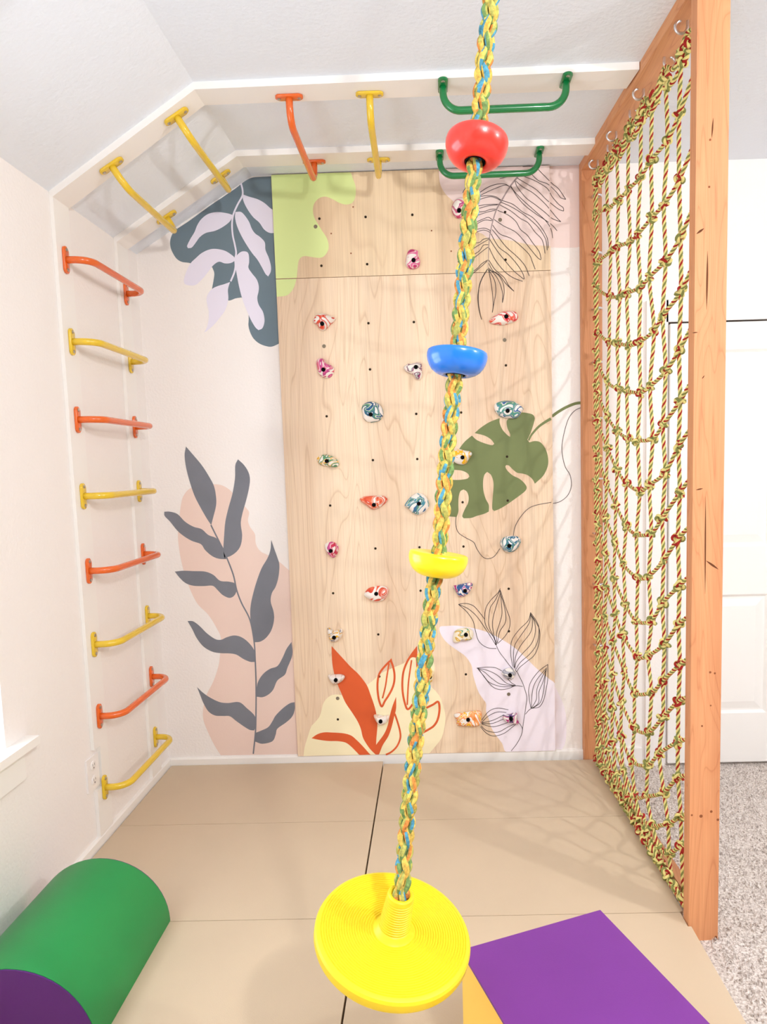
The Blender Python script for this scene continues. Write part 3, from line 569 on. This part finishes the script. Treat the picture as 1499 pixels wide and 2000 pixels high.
# ------------------------------------------------------------------ climbing holds
RED, MAG, PNK, BLU, TEAL, GRN, YEL, ORG, GRY, PUR, DK = (206,52,30), (176,30,118), (226,110,160), (32,92,150), (70,140,158), (92,150,108), (236,178,24), (232,128,40), (140,138,148), (112,60,140), (50,50,62)
def hold(c, outline, bolt, cols, label, h=.038, seed=1, amount=.6, base=(240,233,226), scale=11):
    P = P2(c, outline, YP); P = catmull(P, 4, True); n = len(P)
    cen = sum((Vector(p) for p in P), Vector())/n
    V, Fc = [], []; R = 8
    for k in range(R):
        a = math.pi/2*k/R*.98; s = math.cos(a)**.7; hh = h*math.sin(a)
        if k == 0: s = .94
        for p in P:
            q = cen+(p-cen)*s
            d = noise.noise(Vector((q.x*24+seed*3.3, hh*24, q.z*24)))*.006*(k > 0)
            V.append(Vector((q.x, YP-hh-d*math.sin(a)-.0003*(k > 0), q.z)))
    for k in range(R-1):
        for j in range(n): Fc.append((k*n+j, k*n+(j+1) % n, (k+1)*n+(j+1) % n, (k+1)*n+j))
    V.append(Vector((cen.x, YP-h*1.01, cen.z))); t = len(V)-1
    for j in range(n): Fc.append(((R-1)*n+j, (R-1)*n+(j+1) % n, t))
    Fc.append(tuple(range(n))[::-1])
    root = empty('climbing_hold', (cen.x, YP, cen.z), label=label, cat='climbing hold', group='resin climbing holds on the panel')
    m = marble('swirled_resin', cols[0], cols[1], cols[2] if len(cols) > 2 else None, base, scale, amount, seed)
    L = Vector((cen.x, YP, cen.z)); me = mesh('body', [v-L for v in V], Fc, m, True)
    bm = bmesh.new(); bm.from_mesh(me); bmesh.ops.recalc_face_normals(bm, faces=bm.faces[:]); bm.to_mesh(me); bm.free()
    ob = bpy.data.objects.new('body', me); COL.objects.link(ob); ob.parent = root
    b = P2(c, [bolt], YP-h*.8)[0]
    bv = BVHTree.FromPolygons([tuple(v) for v in V], Fc); hit = bv.ray_cast(Vector((b.x, -.3, b.z)), Vector((0, 1, 0)))[0]
    yb = hit.y if hit else YP-h*.8
    bo = link('bolt', lathe('bolt', [(.0092, -.012), (.0092, .0042), (.0084, .005), (.0066, .0046), (.0062, .0032), (.0034, .003), (.003, .0038), (.0005, .0038)], M['black'], (b.x, yb, b.z), (0, -1, 0), 18), root)
    bo.matrix_parent_inverse = Matrix.Translation(-L)
hold('K', [(175,375),(190,320),(225,290),(275,283),(330,298),(375,320),(410,335),(395,365),(345,415),(290,462),(245,450),(215,405)], (268,390), (RED,RED,(230,90,60)), 'red and white swirled hold, the highest one at the left edge of the panel', seed=1)
hold('K', [(205,800),(215,760),(255,748),(290,765),(318,805),(365,825),(395,865),(385,920),(340,960),(285,955),(240,920),(215,850)], (282,870), (MAG,(214,90,120),PNK), 'magenta and pink peanut-shaped hold left of centre, below the top left red one', seed=2, amount=.9)
hold('K', [(1115,850),(1150,815),(1215,800),(1260,792),(1305,810),(1312,880),(1310,940),(1285,978),(1250,970),(1215,920),(1150,895)], (1247,843), (MAG,GRY,DK), 'white hooked hold with grey and magenta lines, left of the blue bowl', seed=3, amount=.4)
hold('K', [(680,1270),(700,1230),(750,1205),(810,1205),(870,1235),(905,1290),(905,1350),(870,1400),(800,1422),(735,1412),(700,1375),(688,1320)], (775,1338), ((20,84,128),(20,84,128),GRN), 'round deep blue and white hold, alone in the middle of the panel', seed=14, amount=.75)
hold('L', [(185,270),(205,240),(260,222),(320,237),(365,265),(390,300),(380,335),(340,340),(270,330),(215,315)], (278,284), (GRN,YEL,GRN), 'green, yellow and white bean-shaped hold at the left of the panel', seed=5, amount=.7)
hold('L', [(575,635),(625,605),(700,600),(790,600),(835,635),(800,680),(740,720),(690,725),(640,690)], (708,683), (RED,(222,96,50),(236,120,80)), 'orange-red shell-shaped hold beside the round teal one', seed=6, amount=.9)
hold('L', [(985,690),(1015,640),(1060,595),(1110,572),(1165,590),(1205,645),(1212,700),(1170,755),(1110,778),(1060,755),(1020,715)], (1118,672), (BLU,TEAL,GRN), 'round teal and blue swirled hold left of the rope, above the yellow bowl', seed=7, amount=.8)
hold('L', [(258,1050),(290,1022),(335,1020),(375,1045),(385,1085),(370,1140),(335,1168),(300,1145),(270,1105)], (313,1103), (MAG,(200,40,80),PNK), 'small crimson and white hold low at the left of the panel', seed=8, amount=.8)
hold('C', [(712,370),(750,320),(820,300),(890,300),(935,325),(930,375),(890,430),(825,445),(765,425),(720,395)], (822,370), (RED,(228,84,50),(226,110,80)), 'red and white hold with marbled top, left of the rope below the yellow bowl', seed=9, amount=.8)
hold('C', [(375,690),(400,685),(440,712),(490,690),(515,700),(510,750),(480,795),(435,808),(395,785)], (437,770), (YEL,GRY), 'white hold with a yellow patch, above the big orange painted leaf', seed=10, amount=.4)
hold('C', [(382,1115),(420,1108),(500,1105),(538,1125),(515,1165),(470,1190),(430,1190),(400,1160)], (453,1158), ((214,190,180),(200,170,160)), 'plain white half-round hold at the left edge of the orange painted leaf', seed=11, amount=.25)
hold('C', [(797,1480),(840,1475),(890,1485),(935,1480),(940,1510),(910,1550),(860,1568),(825,1540)], (862,1536), ((230,205,185),(220,190,170)), 'plain off-white hold low on the cream patch, between orange leaves', seed=12, amount=.3)
hold('D', [(212,300),(260,288),(330,272),(385,272),(388,310),(350,370),(300,400),(260,390),(235,345)], (322,343), ((60,84,140),MAG,BLU), 'blue and magenta triangular hold just below the right side of the yellow bowl', seed=13, amount=.95)
hold('D', [(210,760),(235,700),(280,685),(340,680),(385,700),(402,740),(385,785),(340,795),(290,785),(255,815),(215,810)], (330,745), ((214,170,70),GRN), 'cream kidney-shaped hold at the top of the lavender patch', seed=14, amount=.35, base=(238,228,206))
hold('D', [(655,1085),(690,1055),(740,1045),(775,1060),(785,1095),(770,1135),(735,1155),(700,1145),(665,1110)], (733,1113), (GRY,DK,(180,180,190)), 'grey, black and white hold in the middle of the lavender patch', seed=15, amount=.8)
hold('D', [(222,1470),(330,1450),(460,1440),(475,1500),(465,1560),(420,1580),(320,1578),(250,1570),(240,1520)], (350,1522), (ORG,YEL,(240,170,110)), 'wide orange and yellow block hold at the foot of the panel', seed=16, amount=.9, h=.032)
hold('D', [(668,1480),(720,1470),(790,1455),(795,1500),(815,1545),(800,1560),(750,1540),(700,1535),(670,1510)], (742,1512), (PUR,MAG,DK), 'small purple and black hold at the foot of the lavender patch', seed=17, amount=.9)
hold('F', [(585,170),(600,130),(660,108),(740,108),(800,130),(855,175),(845,205),(800,265),(740,272),(660,260),(610,225)], (710,200), (TEAL,BLU,GRN), 'large teal, green and white hold on top of the olive painted leaf', seed=18, amount=.75, scale=12)
hold('F', [(195,575),(250,545),(320,560),(370,570),(388,595),(360,640),(330,685),(290,692),(240,680),(205,640)], (298,625), (YEL,YEL), 'white and golden yellow hold right beside the rope on the olive leaf', seed=19, amount=.6)
hold('F', [(640,1400),(665,1360),(720,1340),(790,1342),(830,1370),(830,1410),(790,1470),(730,1495),(680,1480),(650,1440)], (725,1432), (BLU,(50,110,140),GRN), 'blue veined white hold under the olive leaf, on the trailing ink line', seed=20, amount=.65)
hold('E', [(200,400),(230,335),(280,315),(330,330),(355,400),(340,470),(290,505),(240,500),(208,455)], (268,430), (PNK,MAG,(190,50,90)), 'pink hold half hidden behind the rope just below the red bowl', seed=21, amount=.8)
hold('E', [(540,1440),(580,1400),(640,1365),(700,1350),(770,1352),(805,1385),(800,1430),(760,1455),(680,1478),(600,1475),(555,1460)], (698,1400), ((216,30,50),(232,96,70)), 'long red and white hold under the ink palm frond at the right', seed=22, amount=.7)
hold('G', [(758,650),(775,580),(805,563),(845,575),(850,610),(862,650),(850,690),(810,703),(770,690)], (815,640), (MAG,PNK,(206,60,120)), 'pink and white striped hold just above the plywood seam', seed=23, amount=.85)
hold('C', [(1290,1120),(1305,1080),(1335,1070),(1345,1110),(1338,1160),(1310,1180),(1292,1155)], (1312,1130), ((220,190,110),YEL), 'cream hold half hidden behind the rope on the cream patch', seed=24, amount=.4, base=(236,224,190))

# ------------------------------------------------------------------ timber frame
FA, FB = Vector((1.396, -.02, 0)), Vector((1.447, -1.175, 0))      # centre line of the frame, back to front
FD = (FB-FA).normalized(); FN = Vector((-FD.y, FD.x, 0))            # along the net, and sideways (to +x)
if FN.x < 0: FN = -FN
hw = .0445
frame = empty('timber_frame', (1.42, -.6, ZF), label='bare fir timber frame of two posts and a beam holding the climbing net', cat='frame')
def fbox(name, c0, c1, z0, z1, m, bevel=.003, half=hw):
    poly = [c0-FN*half, c0+FN*half, c1+FN*half, c1-FN*half]
    return link(name, prism(name, [Vector((p.x, p.y, z0)) for p in poly], (0, 0, z1-z0), m, bevel), frame)
post_b = fbox('post', FA+FD*-.018, FA+FD*.020, ZF+.0, ZR-.039, M['fir'])
post_f = fbox('post', FB-FD*.019, FB+FD*.019, ZF+.0, ZR-.039, M['fir'])
fbox('beam', FA-FD*.018, FB+FD*.019, ZR-.0385, ZR-.0005, M['fir_y'])
fbox('rail', FA+FD*.03+FN*.034, FB-FD*.025+FN*.034, ZF+.0, ZF+.038, M['fir_y'], .003, .018)
# knots and drying checks on the near post's front face
yf = lambda: FB+FD*.0192
def on_post(px, py):
    p0 = yf(); v = CF*F + CR*(px-W/2-UX) - CU*(py-H/2-UY); t = (p0-CAM).dot(FD)/v.dot(FD); return CAM+v*t
for px, py, r_ in ((1390,1585,.004),(1370,1594,.005),(1403,1601,.004),(1399,1830,.004),(1388,1313,.0035),(1397,1315,.003),(1352,1592,.003),(1386,365,.003),(1388,273,.003),(1389,1378,.0025),(1372,1418,.003)):
    p = on_post(px, py); link('wood_knot', lathe('wood_knot', [(r_, 0), (r_, .0004), (r_*.3, .0004)], M['knot'], p, FD, 10), post_f)
for a, b, w_ in (((1394,230),(1391,270),.004),((1383,490),(1381,605),.005),((1379,970),(1378,1160),.004),((1361,457),(1376,446),.006),((1353,650),(1364,649),.003),((1372,740),(1377,733),.003),((1360,957),(1374,954),.004),((1380,1095),(1404,1112),.006)):
    pa, pb = on_post(*a), on_post(*b); n_ = 8; V, Fc = [], []
    t = (pb-pa).normalized(); s = FD.cross(t)
    for i in range(n_+1):
        q = pa+(pb-pa)*(i/n_); w2 = w_*.5*math.sin(math.pi*(.03+.94*i/n_)); V += [q+s*w2, q-s*w2]
    V += [v-FD*.0012 for v in V]; k = 2*(n_+1)
    for i in range(n_): Fc += [(2*i, 2*i+1, 2*i+3, 2*i+2), (2*i, 2*i+2, k+2*i+2, k+2*i), (2*i+1, k+2*i+1, k+2*i+3, 2*i+3)]
    link('drying_check', mesh('drying_check', V, Fc, M['crack']), post_f)
# ------------------------------------------------------------------ rope net
NA = Vector((1.396, -.045, 0)); ND = (Vector((1.445, -1.15, 0))-NA).normalized()
def NP(s, z): return Vector((NA.x+ND.x*s, NA.y+ND.y*s, z))
net = empty('climbing_net', NP(.55, .02), label='knotted yellow, red and green rope climbing net hung in the timber frame', cat='climbing net')
RR = .0064
def lobes(r): 
    out = []
    for k in range(4):
        for j, q in enumerate((.80, 1.06, 1.06)): out.append((r*q, 2*math.pi*(k*3+j)/12))
    return out
LOBE = lobes(RR); CIDX = [0, 0, 0, 1, 1, 1, 0, 0, 0, 2, 2, 2]; RM = [M['rope_y'], M['rope_r'], M['rope_g']]
def rope(name, pts, parent, pitch=.045, per=6, phase=0):
    P, t = resample(catmull(pts, per), .0046); v, f, ci = sweep(P, LOBE, t*2*math.pi/pitch+phase)
    return link(name, mesh(name, v, f, RM, True, [CIDX[c] for c in ci]), parent)
c8 = [(.93,2.417),(.934,2.227),(.947,2.057),(.954,1.896),(.943,1.723),(.954,1.569),(.944,1.43),(.956,1.287),(.944,1.141),(.959,.995),(.954,.87),(.966,.743),(.958,.62),(.956,.486),(.959,.369),(.983,.249),(.99,.154)]
c7 = [(.842,2.384),(.815,2.2),(.832,2.021),(.81,1.855),(.837,1.673),(.817,1.503),(.838,1.348),(.816,1.198),(.829,1.057),(.82,.911),(.839,.776),(.829,.646),(.832,.521),(.80,.379),(.842,.259),(.88,.169),(.89,.07)]
c6 = [(.702,2.383),(.712,2.196),(.69,2.009),(.734,1.822),(.7,1.642),(.726,1.462),(.697,1.304),(.717,1.136),(.694,.982),(.72,.828),(.69,.694),(.723,.57),(.70,.415),(.689,.287),(.683,.166),(.74,.085),(.80,.03)]
c5 = [(.60,2.369),(.576,2.186),(.603,1.997),(.591,1.809),(.605,1.63),(.58,1.461),(.601,1.278),(.568,1.117),(.582,.957),(.569,.791),(.577,.659),(.549,.51),(.547,.37),(.52,.226),(.56,.105),(.62,.05),(.68,.025)]
c4 = [(.472,2.378),(.494,2.188),(.458,2.012),(.48,1.817),(.459,1.652),(.474,1.472),(.452,1.305),(.452,1.14),(.421,.984),(.444,.829),(.413,.697),(.429,.559),(.397,.415),(.39,.275),(.42,.14),(.48,.06),(.55,.03)]
c3 = [(.361,2.383),(.345,2.214),(.376,2.02),(.344,1.85),(.367,1.67),(.343,1.508),(.342,1.354),(.325,1.213),(.315,1.06),(.299,.907),(.315,.764),(.285,.639),(.279,.496),(.27,.35),(.28,.20),(.33,.085),(.40,.04)]
c2 = [(.222,2.403),(.263,2.221),(.245,2.052),(.244,1.87),(.217,1.713),(.216,1.573),(.215,1.444),(.20,1.30),(.19,1.15),(.185,1.0),(.19,.85),(.175,.72),(.17,.58),(.17,.43),(.17,.27),(.2,.13),(.25,.05)]
c1 = [(.07,2.44),(.075,2.235),(.07,2.125),(.075,1.94),(.07,1.815),(.075,1.68),(.07,1.56),(.075,1.41),(.07,1.26),(.075,1.11),(.07,.95),(.075,.82),(.07,.69),(.075,.53),(.07,.37),(.075,.21),(.09,.10)]
c9 = [(1.072, z+.085-.002*i) for i, (s, z) in enumerate(c8)]
COLS = [c1, c2, c3, c4, c5, c6, c7, c8, c9]
tops = [.07, .215, .335, .48, .605, .71, .82, .945, 1.07]
for i, c in enumerate(COLS):
    end = [(c[-1][0]+(.02 if 0 < i < 8 else 0), -.0005)]
    pts = [NP(tops[i], 2.585)] + [NP(s, z) for s, z in c] + [NP(s, z) for s, z in end if z < c[-1][1]-.02]
    rope('vertical_rope', pts, net, phase=i)
for k in range(17):
    pts = []
    for i, c in enumerate(COLS):
        s, z = c[k]; pts.append(NP(s, z))
    rope('horizontal_rope', pts, net, phase=k*1.3)
# knots: a few tied shapes shared by all crossings
kmeshes = []
for q in range(3):
    t = np.linspace(0, 2*np.pi, 44, endpoint=False); sc_ = .0058
    P = np.stack([np.sin(t)+(1.9-.2*q)*np.sin(2*t), (.8+.1*q)*(np.cos(t)-2*np.cos(2*t)), -1.1*np.sin(3*t)], 1)*sc_
    v, f, ci = sweep(P, [(RR*(.85 if j % 2 else 1.05), 2*math.pi*j/8) for j in range(8)], np.arange(44)*2*math.pi*3/44, True)
    kmeshes.append(mesh('knot', v, f, RM, True, [(0, 0, 1, 1, 0, 0, 2, 2)[c] for c in ci]))
rnd = random.Random(3)
def knot(p, sc_=1.0):
    ob = bpy.data.objects.new('knot', rnd.choice(kmeshes)); COL.objects.link(ob); ob.parent = net
    ob.location = p-net.location; ob.rotation_euler = (rnd.uniform(0, 6.3), rnd.uniform(0, 6.3), rnd.uniform(0, 6.3)); ob.scale = (sc_,)*3
for i, c in enumerate(COLS):
    for s, z in c:
        if z > .02: knot(NP(s, z), rnd.uniform(.9, 1.12))
# top edge rope scalloped between hooks, bottom rope along the rail
hk = [.09, .225, .335, .49, .63, .81, .985]
pts = [NP(.04, 2.50)]
for a, s in enumerate(hk):
    pts.append(NP(s, 2.612)); 
    if a < len(hk)-1: pts.append(NP((s+hk[a+1])/2, 2.565))
pts.append(NP(1.085, 2.56))
rope('edge_rope', pts, net)
for s in tops: knot(NP(s, 2.575), 1.15); knot(NP(s+.015, 2.55), 1.0)
def NB(s, z): return NP(s, z)-FN*(.002+.024*s)
rope('edge_rope', [NB(.035, .06)]+[NB(.1*k+.03*math.sin(k*2.1), .014+.010*math.sin(k*3.3)+.004) for k in range(1, 11)]+[NB(1.085, .02)], net)
rope('edge_rope', [NB(.03, .03)]+[NB(.1*k+.03*math.sin(k*1.3+1), .026+.014*math.sin(k*2.3+2)) for k in range(1, 11)]+[NB(1.085, .05)], net)
rope('edge_rope', [NB(.05, .02)]+[NB(.1*k, .009+.002*math.sin(k*1.3)) for k in range(1, 11)]+[NB(1.08, .012)], net)
for k in range(16): knot(NB(.05+.068*k, .026), 1.05)
rope('edge_rope', [NP(.05, 2.58)]+[NP(.05+.014*math.sin(k*1.9), 2.5-k*.14) for k in range(17)]+[NP(.055, .05)], net)
pts = []
for a, s_ in enumerate(hk):
    pts.append(NP(s_, 2.605))
    if a < len(hk)-1: pts += [NP(s_+(hk[a+1]-s_)*.3, 2.535), NP(s_+(hk[a+1]-s_)*.75, 2.55)]
rope('edge_rope', pts, net)
for k in range(17): knot(NP(.052, 2.43-k*.141), .9)
for s_ in hk: knot(NP(s_+.02, 2.57), 1.1)
# screw hooks: part of the frame
def hook(p, d_out, d_up):
    d_out = Vector(d_out).normalized(); d_up = Vector(d_up).normalized(); pts = [p-d_out*.012, p, p+d_out*.016]
    for k in range(1, 12):
        a = math.radians(-90+24*k); pts.append(p+d_out*(.016+.018*math.cos(a)) + d_up*(.018+.018*math.sin(a)))
    h = link('screw_hook', tube('screw_hook', pts, .0044, M['steel'], 8), frame)
    link('collar', lathe('collar', [(.0075, 0), (.0075, .0015), (.003, .003)], M['steel'], p, d_out, 12), h) if False else None
for s in hk: hook(NP(s, ZR-.0388), (0, 0, -1), FN if hk.index(s) % 2 else -FN)
for z in (2.53, 2.29, 2.056, 1.825, 1.58, 1.312, 1.066, .833, .551, .288):
    b = FA+FD*.0205; hook(Vector((b.x, b.y, z)), FD, FN)
for z in (2.4, 2.1, 1.8, 1.5, 1.2, .9, .6, .3):
    b = FB-FD*.0195; hook(Vector((b.x, b.y, z)), -FD, FN)

# ------------------------------------------------------------------ disc swing
sc0 = Vector((.5704, -1.8619, .4839)); sn = Vector((.2001, -.156, .9673)).normalized()
stem_top = sc0+sn*.088
rp = [atd(960, 0, 1.235), atd(948, 100, 1.245), atd(940, 200, 1.255), atd(925, 350, 1.268), atd(905, 560, 1.29), atd(893, 700, 1.303), atd(872, 900, 1.32), atd(859, 1070, 1.33), atd(849, 1130, 1.333), atd(835, 1250, 1.337), atd(818, 1400, 1.339), atd(801, 1550, 1.338), atd(792, 1650, 1.334), stem_top+sn*.01, stem_top-sn*.05]
dirn = (rp[0]-rp[2]).normalized(); tip = rp[0]+dirn*((ZR-.06-rp[0].z)/dirn.z)
swing = empty('disc_swing', sc0, label='braided rope swing with yellow disc seat and red, blue and yellow bowls', cat='swing')
P, tt = resample(catmull([tip]+rp, 8), .003)
Tn, Nn, Bn = frames(P)
YM = [plain(n_, c_, .85, .2, var=.16, vs=160, bump=1.0, bs=420) for n_, c_ in (('yellow_braid', (214, 184, 92)), ('lime_braid', (172, 168, 88)), ('green_braid', (112, 142, 84)), ('orange_braid', (204, 132, 66)), ('blue_braid', (80, 146, 170)), ('gold_braid', (208, 170, 80)))]
v, f, _ = sweep(P, circ(.0086, 10)); link('rope_core', mesh('rope_core', v, f, plain('crevice_shade_core', (84, 72, 36), .9, .1), True), swing)  # dark core colour stands in for shade in the braid's crevices
rb = random.Random(11); Lp = .215
def near_bowl(z): return min(abs(z-b_) for b_ in (1.93, 1.605, 1.225))
thin = np.array([1-.16*math.exp(-(near_bowl(z)/.03)**2) for z in P[:, 2]])
for k in range(8):
    cw = 1 if k % 2 == 0 else -1
    th_ = cw*2*math.pi*tt/Lp + math.pi/2*(k//2) + (0 if cw > 0 else math.pi/4)
    rad = (.0080 + .0030*np.sin(4*th_)*cw)*thin
    Q = P + rad[:, None]*(np.cos(th_)[:, None]*Nn+np.sin(th_)[:, None]*Bn)
    v, f, ci = sweep(Q, [(.0053, 2*math.pi*j/12) for j in range(12)], scale=1+.30*np.sin(4*th_)*cw); mi = []; pal = [[0, 1, 5, 0], [0, 5, 0, 1], [1, 0, 0, 2], [5, 0, 1, 0]][k % 4]; cur = {}; left = {}
    streak = {g_: rb.choice((3, 4, 4, 2, 3, 1)) for g_ in range(3)}
    ring = 0
    for q in range(len(ci)):
        ring, g_ = q//12, (q % 12)//2
        if left.get(g_, 0) <= ring:
            on_ = rb.random() < .42; cur[g_] = rb.choice((3, 3, 4, 4, 2, 2, 1)) if on_ else rb.choice(pal); left[g_] = ring+rb.randint(4, 12)
        mi.append(cur[g_])
    link('rope_strand', mesh('rope_strand', v, f, YM, True, mi), swing)
link('ceiling_plate', lathe('ceiling_plate', [(.04, 0), (.04, .006), (.012, .012), (.012, .03), (.02, .04), (.02, .07), (.003, .075)], M['steel'], (tip.x, tip.y, ZR-.0005), (0, 0, -1), 24), swing)
def bowl(i_top, m, label, tilt=0):
    j = int(np.argmin(np.linalg.norm(P-np.array(i_top), axis=1))); ax = (Vector(-Tn[j])+Vector((0, tilt, 0))).normalized(); o_ = Vector(P[j])
    R_ = .0585; prof = [(.0135, .001), (.02, .002), (.048, .0045), (.0545, .004), (.0575, .002), (R_, -.003), (.0582, -.010), (.0562, -.018), (.0525, -.026), (.047, -.033), (.0395, -.0385), (.031, -.0418), (.026, -.0425), (.0205, -.0415), (.0193, -.039), (.019, -.02)]
    b = link('foothold_bowl', lathe('foothold_bowl', prof, m, o_, ax, 56, True, 60), swing, label=label)
    link('grommet', lathe('grommet', [(.012, -.020), (.0189, -.021), (.0189, -.0412), (.0178, -.0422), (.0165, -.0412), (.016, -.030), (.012, -.029)], M['black'], o_, ax, 28), b)
bowl(atd(934, 278, 1.262), M['red_p'], 'red bowl-shaped foothold', .17)
bowl(atd(892, 690, 1.303), M['blue_p'], 'blue bowl-shaped foothold', .05)
bowl(atd(856, 1083, 1.331), M['yellow_p'], 'yellow bowl-shaped foothold')
SR = .155
prof = [(.02, -.030), (.06, -.031), (.10, -.030), (SR-.008, -.028), (SR-.002, -.024), (SR, -.018), (SR, -.006), (SR-.003, -.001), (SR-.007, .001)]
r = SR-.010
while r > .040:
    prof += [(r, .0018), (r-.0010, .0), (r-.0022, .0), (r-.0032, .0018)]; r -= .0050
link('seat_disc', lathe('seat_disc', prof+[(.034, .001), (.01, .001)], M['seat_p'], sc0, sn, 96, True, 30), swing)
prof = [(.042, .0005), (.037, .004), (.0335, .010)]; h = .012
while h < .076:
    rr = .0325-.006*(h/.08); prof += [(rr, h), (rr-.0015, h+.0010), (rr-.0015, h+.0026), (rr-.0001, h+.0036)]; h += .0052
prof += [(.0262, .080), (.0255, .086), (.023, .0885), (.019, .088), (.0165, .084), (.0162, .06)]
link('seat_stem', lathe('seat_stem', prof, M['seat_p'], sc0, sn, 56, True, 30), swing)

# ------------------------------------------------------------------ gym mats
cols_x = [(XL+.018, .403), (.409, 1.410)]
rows_y = [(-.016, -.556), (-.559, -1.134), (-1.137, -1.715), (-1.718, -2.296), (-2.299, -2.88)]
for ci_, (xa, xb) in enumerate(cols_x):
    mt = empty('gym_mat', ((xa+xb)/2, -1.4, ZF), label=('tan folding gym mat along the left wall, under the green foam' if ci_ == 0 else 'tan folding gym mat on the right, beside the rope net'), cat='mat')
    for ri, (ya, yb) in enumerate(rows_y):
        y_a = ya if (ci_ == 0 or ri > 0) else -.045
        if ci_ == 1 and ri == 2:   # cut out around the foot of the near post
            poly = [(xa, yb), (xb, yb), (xb, -1.200), (1.400, -1.200), (1.400, y_a), (xa, y_a)]
        elif ci_ == 1 and ri == 1: poly = [(xa, yb), (1.3985, yb), (xb, yb+.004), (xb, y_a), (xa, y_a)]
        else: poly = [(xa, yb), (xb, yb), (xb, y_a), (xa, y_a)]
        link('mat_panel', prism('mat_panel', [(x_, y_, ZF+.0005) for x_, y_ in poly], (0, 0, -ZF-.0005), M['mat'], .005), mt)

# ------------------------------------------------------------------ foam shapes
xc, Rr, ya, yb = -.392, .209, -1.13, -1.60
def half_round(y0, y1, r_, n=28, zc0=.0):
    ring = [(xc+r_*math.cos(math.pi*k/n), zc0+r_*math.sin(math.pi*k/n)) for k in range(n+1)]
    bm = bmesh.new(); a = [bm.verts.new((x, y0, z+.0008)) for x, z in ring]; b = [bm.verts.new((x, y1, z+.0008)) for x, z in ring]
    bm.faces.new(a); bm.faces.new(b[::-1]); m_ = len(a)
    for i in range(m_): bm.faces.new((a[i], a[(i+1) % m_], b[(i+1) % m_], b[i]))
    return bm
hr = empty('half_round_cushion', (xc, (ya+yb)/2, 0), label='half-round green foam cushion with purple ends by the left wall', cat='foam cushion')
link('cover', bm_mesh('cover', half_round(ya-.004, yb+.004, Rr), M['green_foam'], True, .004, 2, math.radians(50)), hr)
for y0, y1 in ((ya, ya-.0042), (yb+.0042, yb)):
    link('end_panel', bm_mesh('end_panel', half_round(y0, y1, Rr-.0015), M['dpurple_foam'], True), hr, label='purple end panel')
hb = .30; q0, q1 = at(901, 1855, 2, hb), at(1173, 1777, 2, hb)     # far corners of the top
ux_ = (q1-q0); wdt = ux_.length; ux_.normalize(); uy_ = Vector((ux_.y, -ux_.x, 0))
if uy_.y > 0: uy_ = -uy_
ln = .60; mid = q0+ux_*wdt/2+uy_*ln/2
blk = empty('foam_block', (mid.x, mid.y, 0), label='foam block with purple top and yellow sides, at the lower right', cat='foam block')
def fp(ins, z0, z1, m, name, bev):
    poly = [q0+ux_*ins+uy_*ins, q0+ux_*(wdt-ins)+uy_*ins, q0+ux_*(wdt-ins)+uy_*(ln-ins), q0+ux_*ins+uy_*(ln-ins)]
    bm = bmesh.new(); a = [bm.verts.new((p.x, p.y, z0)) for p in poly]; b = [bm.verts.new((p.x, p.y, z1)) for p in poly]
    bm.faces.new(a); bm.faces.new(b[::-1])
    for i in range(4): bm.faces.new((a[i], a[(i+1) % 4], b[(i+1) % 4], b[i]))
    return link(name, bm_mesh(name, bm, m, True, bev, 3), blk)
fp(.001, .001, hb-.006, M['yellow_foam'], 'side_cover', .004); fp(0, hb-.0065, hb, M['purple_foam'], 'top_cover', .003)

# ------------------------------------------------------------------ carpet pile
rg = np.random.default_rng(5); N = 26000
X = rg.uniform(1.46, 3.0, N); Y = rg.uniform(-2.6, -.02, N)
near = (X < 2.6); X, Y = X[near], Y[near]; N = len(X)
hgt = rg.uniform(.006, .014, N); a0 = rg.uniform(0, 6.28, N); w_ = rg.uniform(.003, .006, N); lx, ly = rg.normal(0, .004, N), rg.normal(0, .004, N)
V = np.zeros((N, 4, 3))
for j in range(3):
    V[:, j, 0] = X+w_*np.cos(a0+2.094*j); V[:, j, 1] = Y+w_*np.sin(a0+2.094*j); V[:, j, 2] = ZF
V[:, 3, 0] = X+lx; V[:, 3, 1] = Y+ly; V[:, 3, 2] = ZF+hgt
b = np.arange(N)*4
Fc = np.concatenate([np.stack([b, b+1, b+3], 1), np.stack([b+1, b+2, b+3], 1), np.stack([b+2, b, b+3], 1)])
link('carpet_pile', mesh('carpet_pile', V.reshape(-1, 3).tolist(), Fc.tolist(), M['carpet']), floor, kind='stuff')

# ------------------------------------------------------------------ ceiling globes (light the room, out of the photo's view)
for i, (loc, p, c) in enumerate(LAMPS):
    R_ = (.105, .05)[i]; r_ = (.08, .032)[i]
    bulb = bpy.data.lights.new('bulb_light', 'POINT'); bulb.energy = p; bulb.color = c; bulb.shadow_soft_size = r_
    bo = bpy.data.objects.new('bulb_light', bulb); COL.objects.link(bo); bo.location = loc
    g_ = empty('ceiling_lamp', (loc[0], loc[1], ZR), label=f'white ceiling lamp with a round glass bulb, {("above the camera", "beyond the net")[i]}', cat='ceiling lamp')
    d_ = ZR-loc[2]-R_
    link('canopy', lathe('canopy', [(.065, 0), (.065, .02), (.03, .035), (.01, .04), (.01, d_-.02), (.02, d_-.015), (.02, d_+.004), (.005, d_+.005)], M['trim'], (loc[0], loc[1], ZR-.0005), (0, 0, -1), 24), g_)
    link('bulb', lathe('bulb', [(max(.002, R_*math.sin(math.pi*k/16)), R_*(1-math.cos(math.pi*k/16))) for k in range(17)], g.m, (loc[0], loc[1], loc[2]+R_), (0, 0, -1), 28), g_)
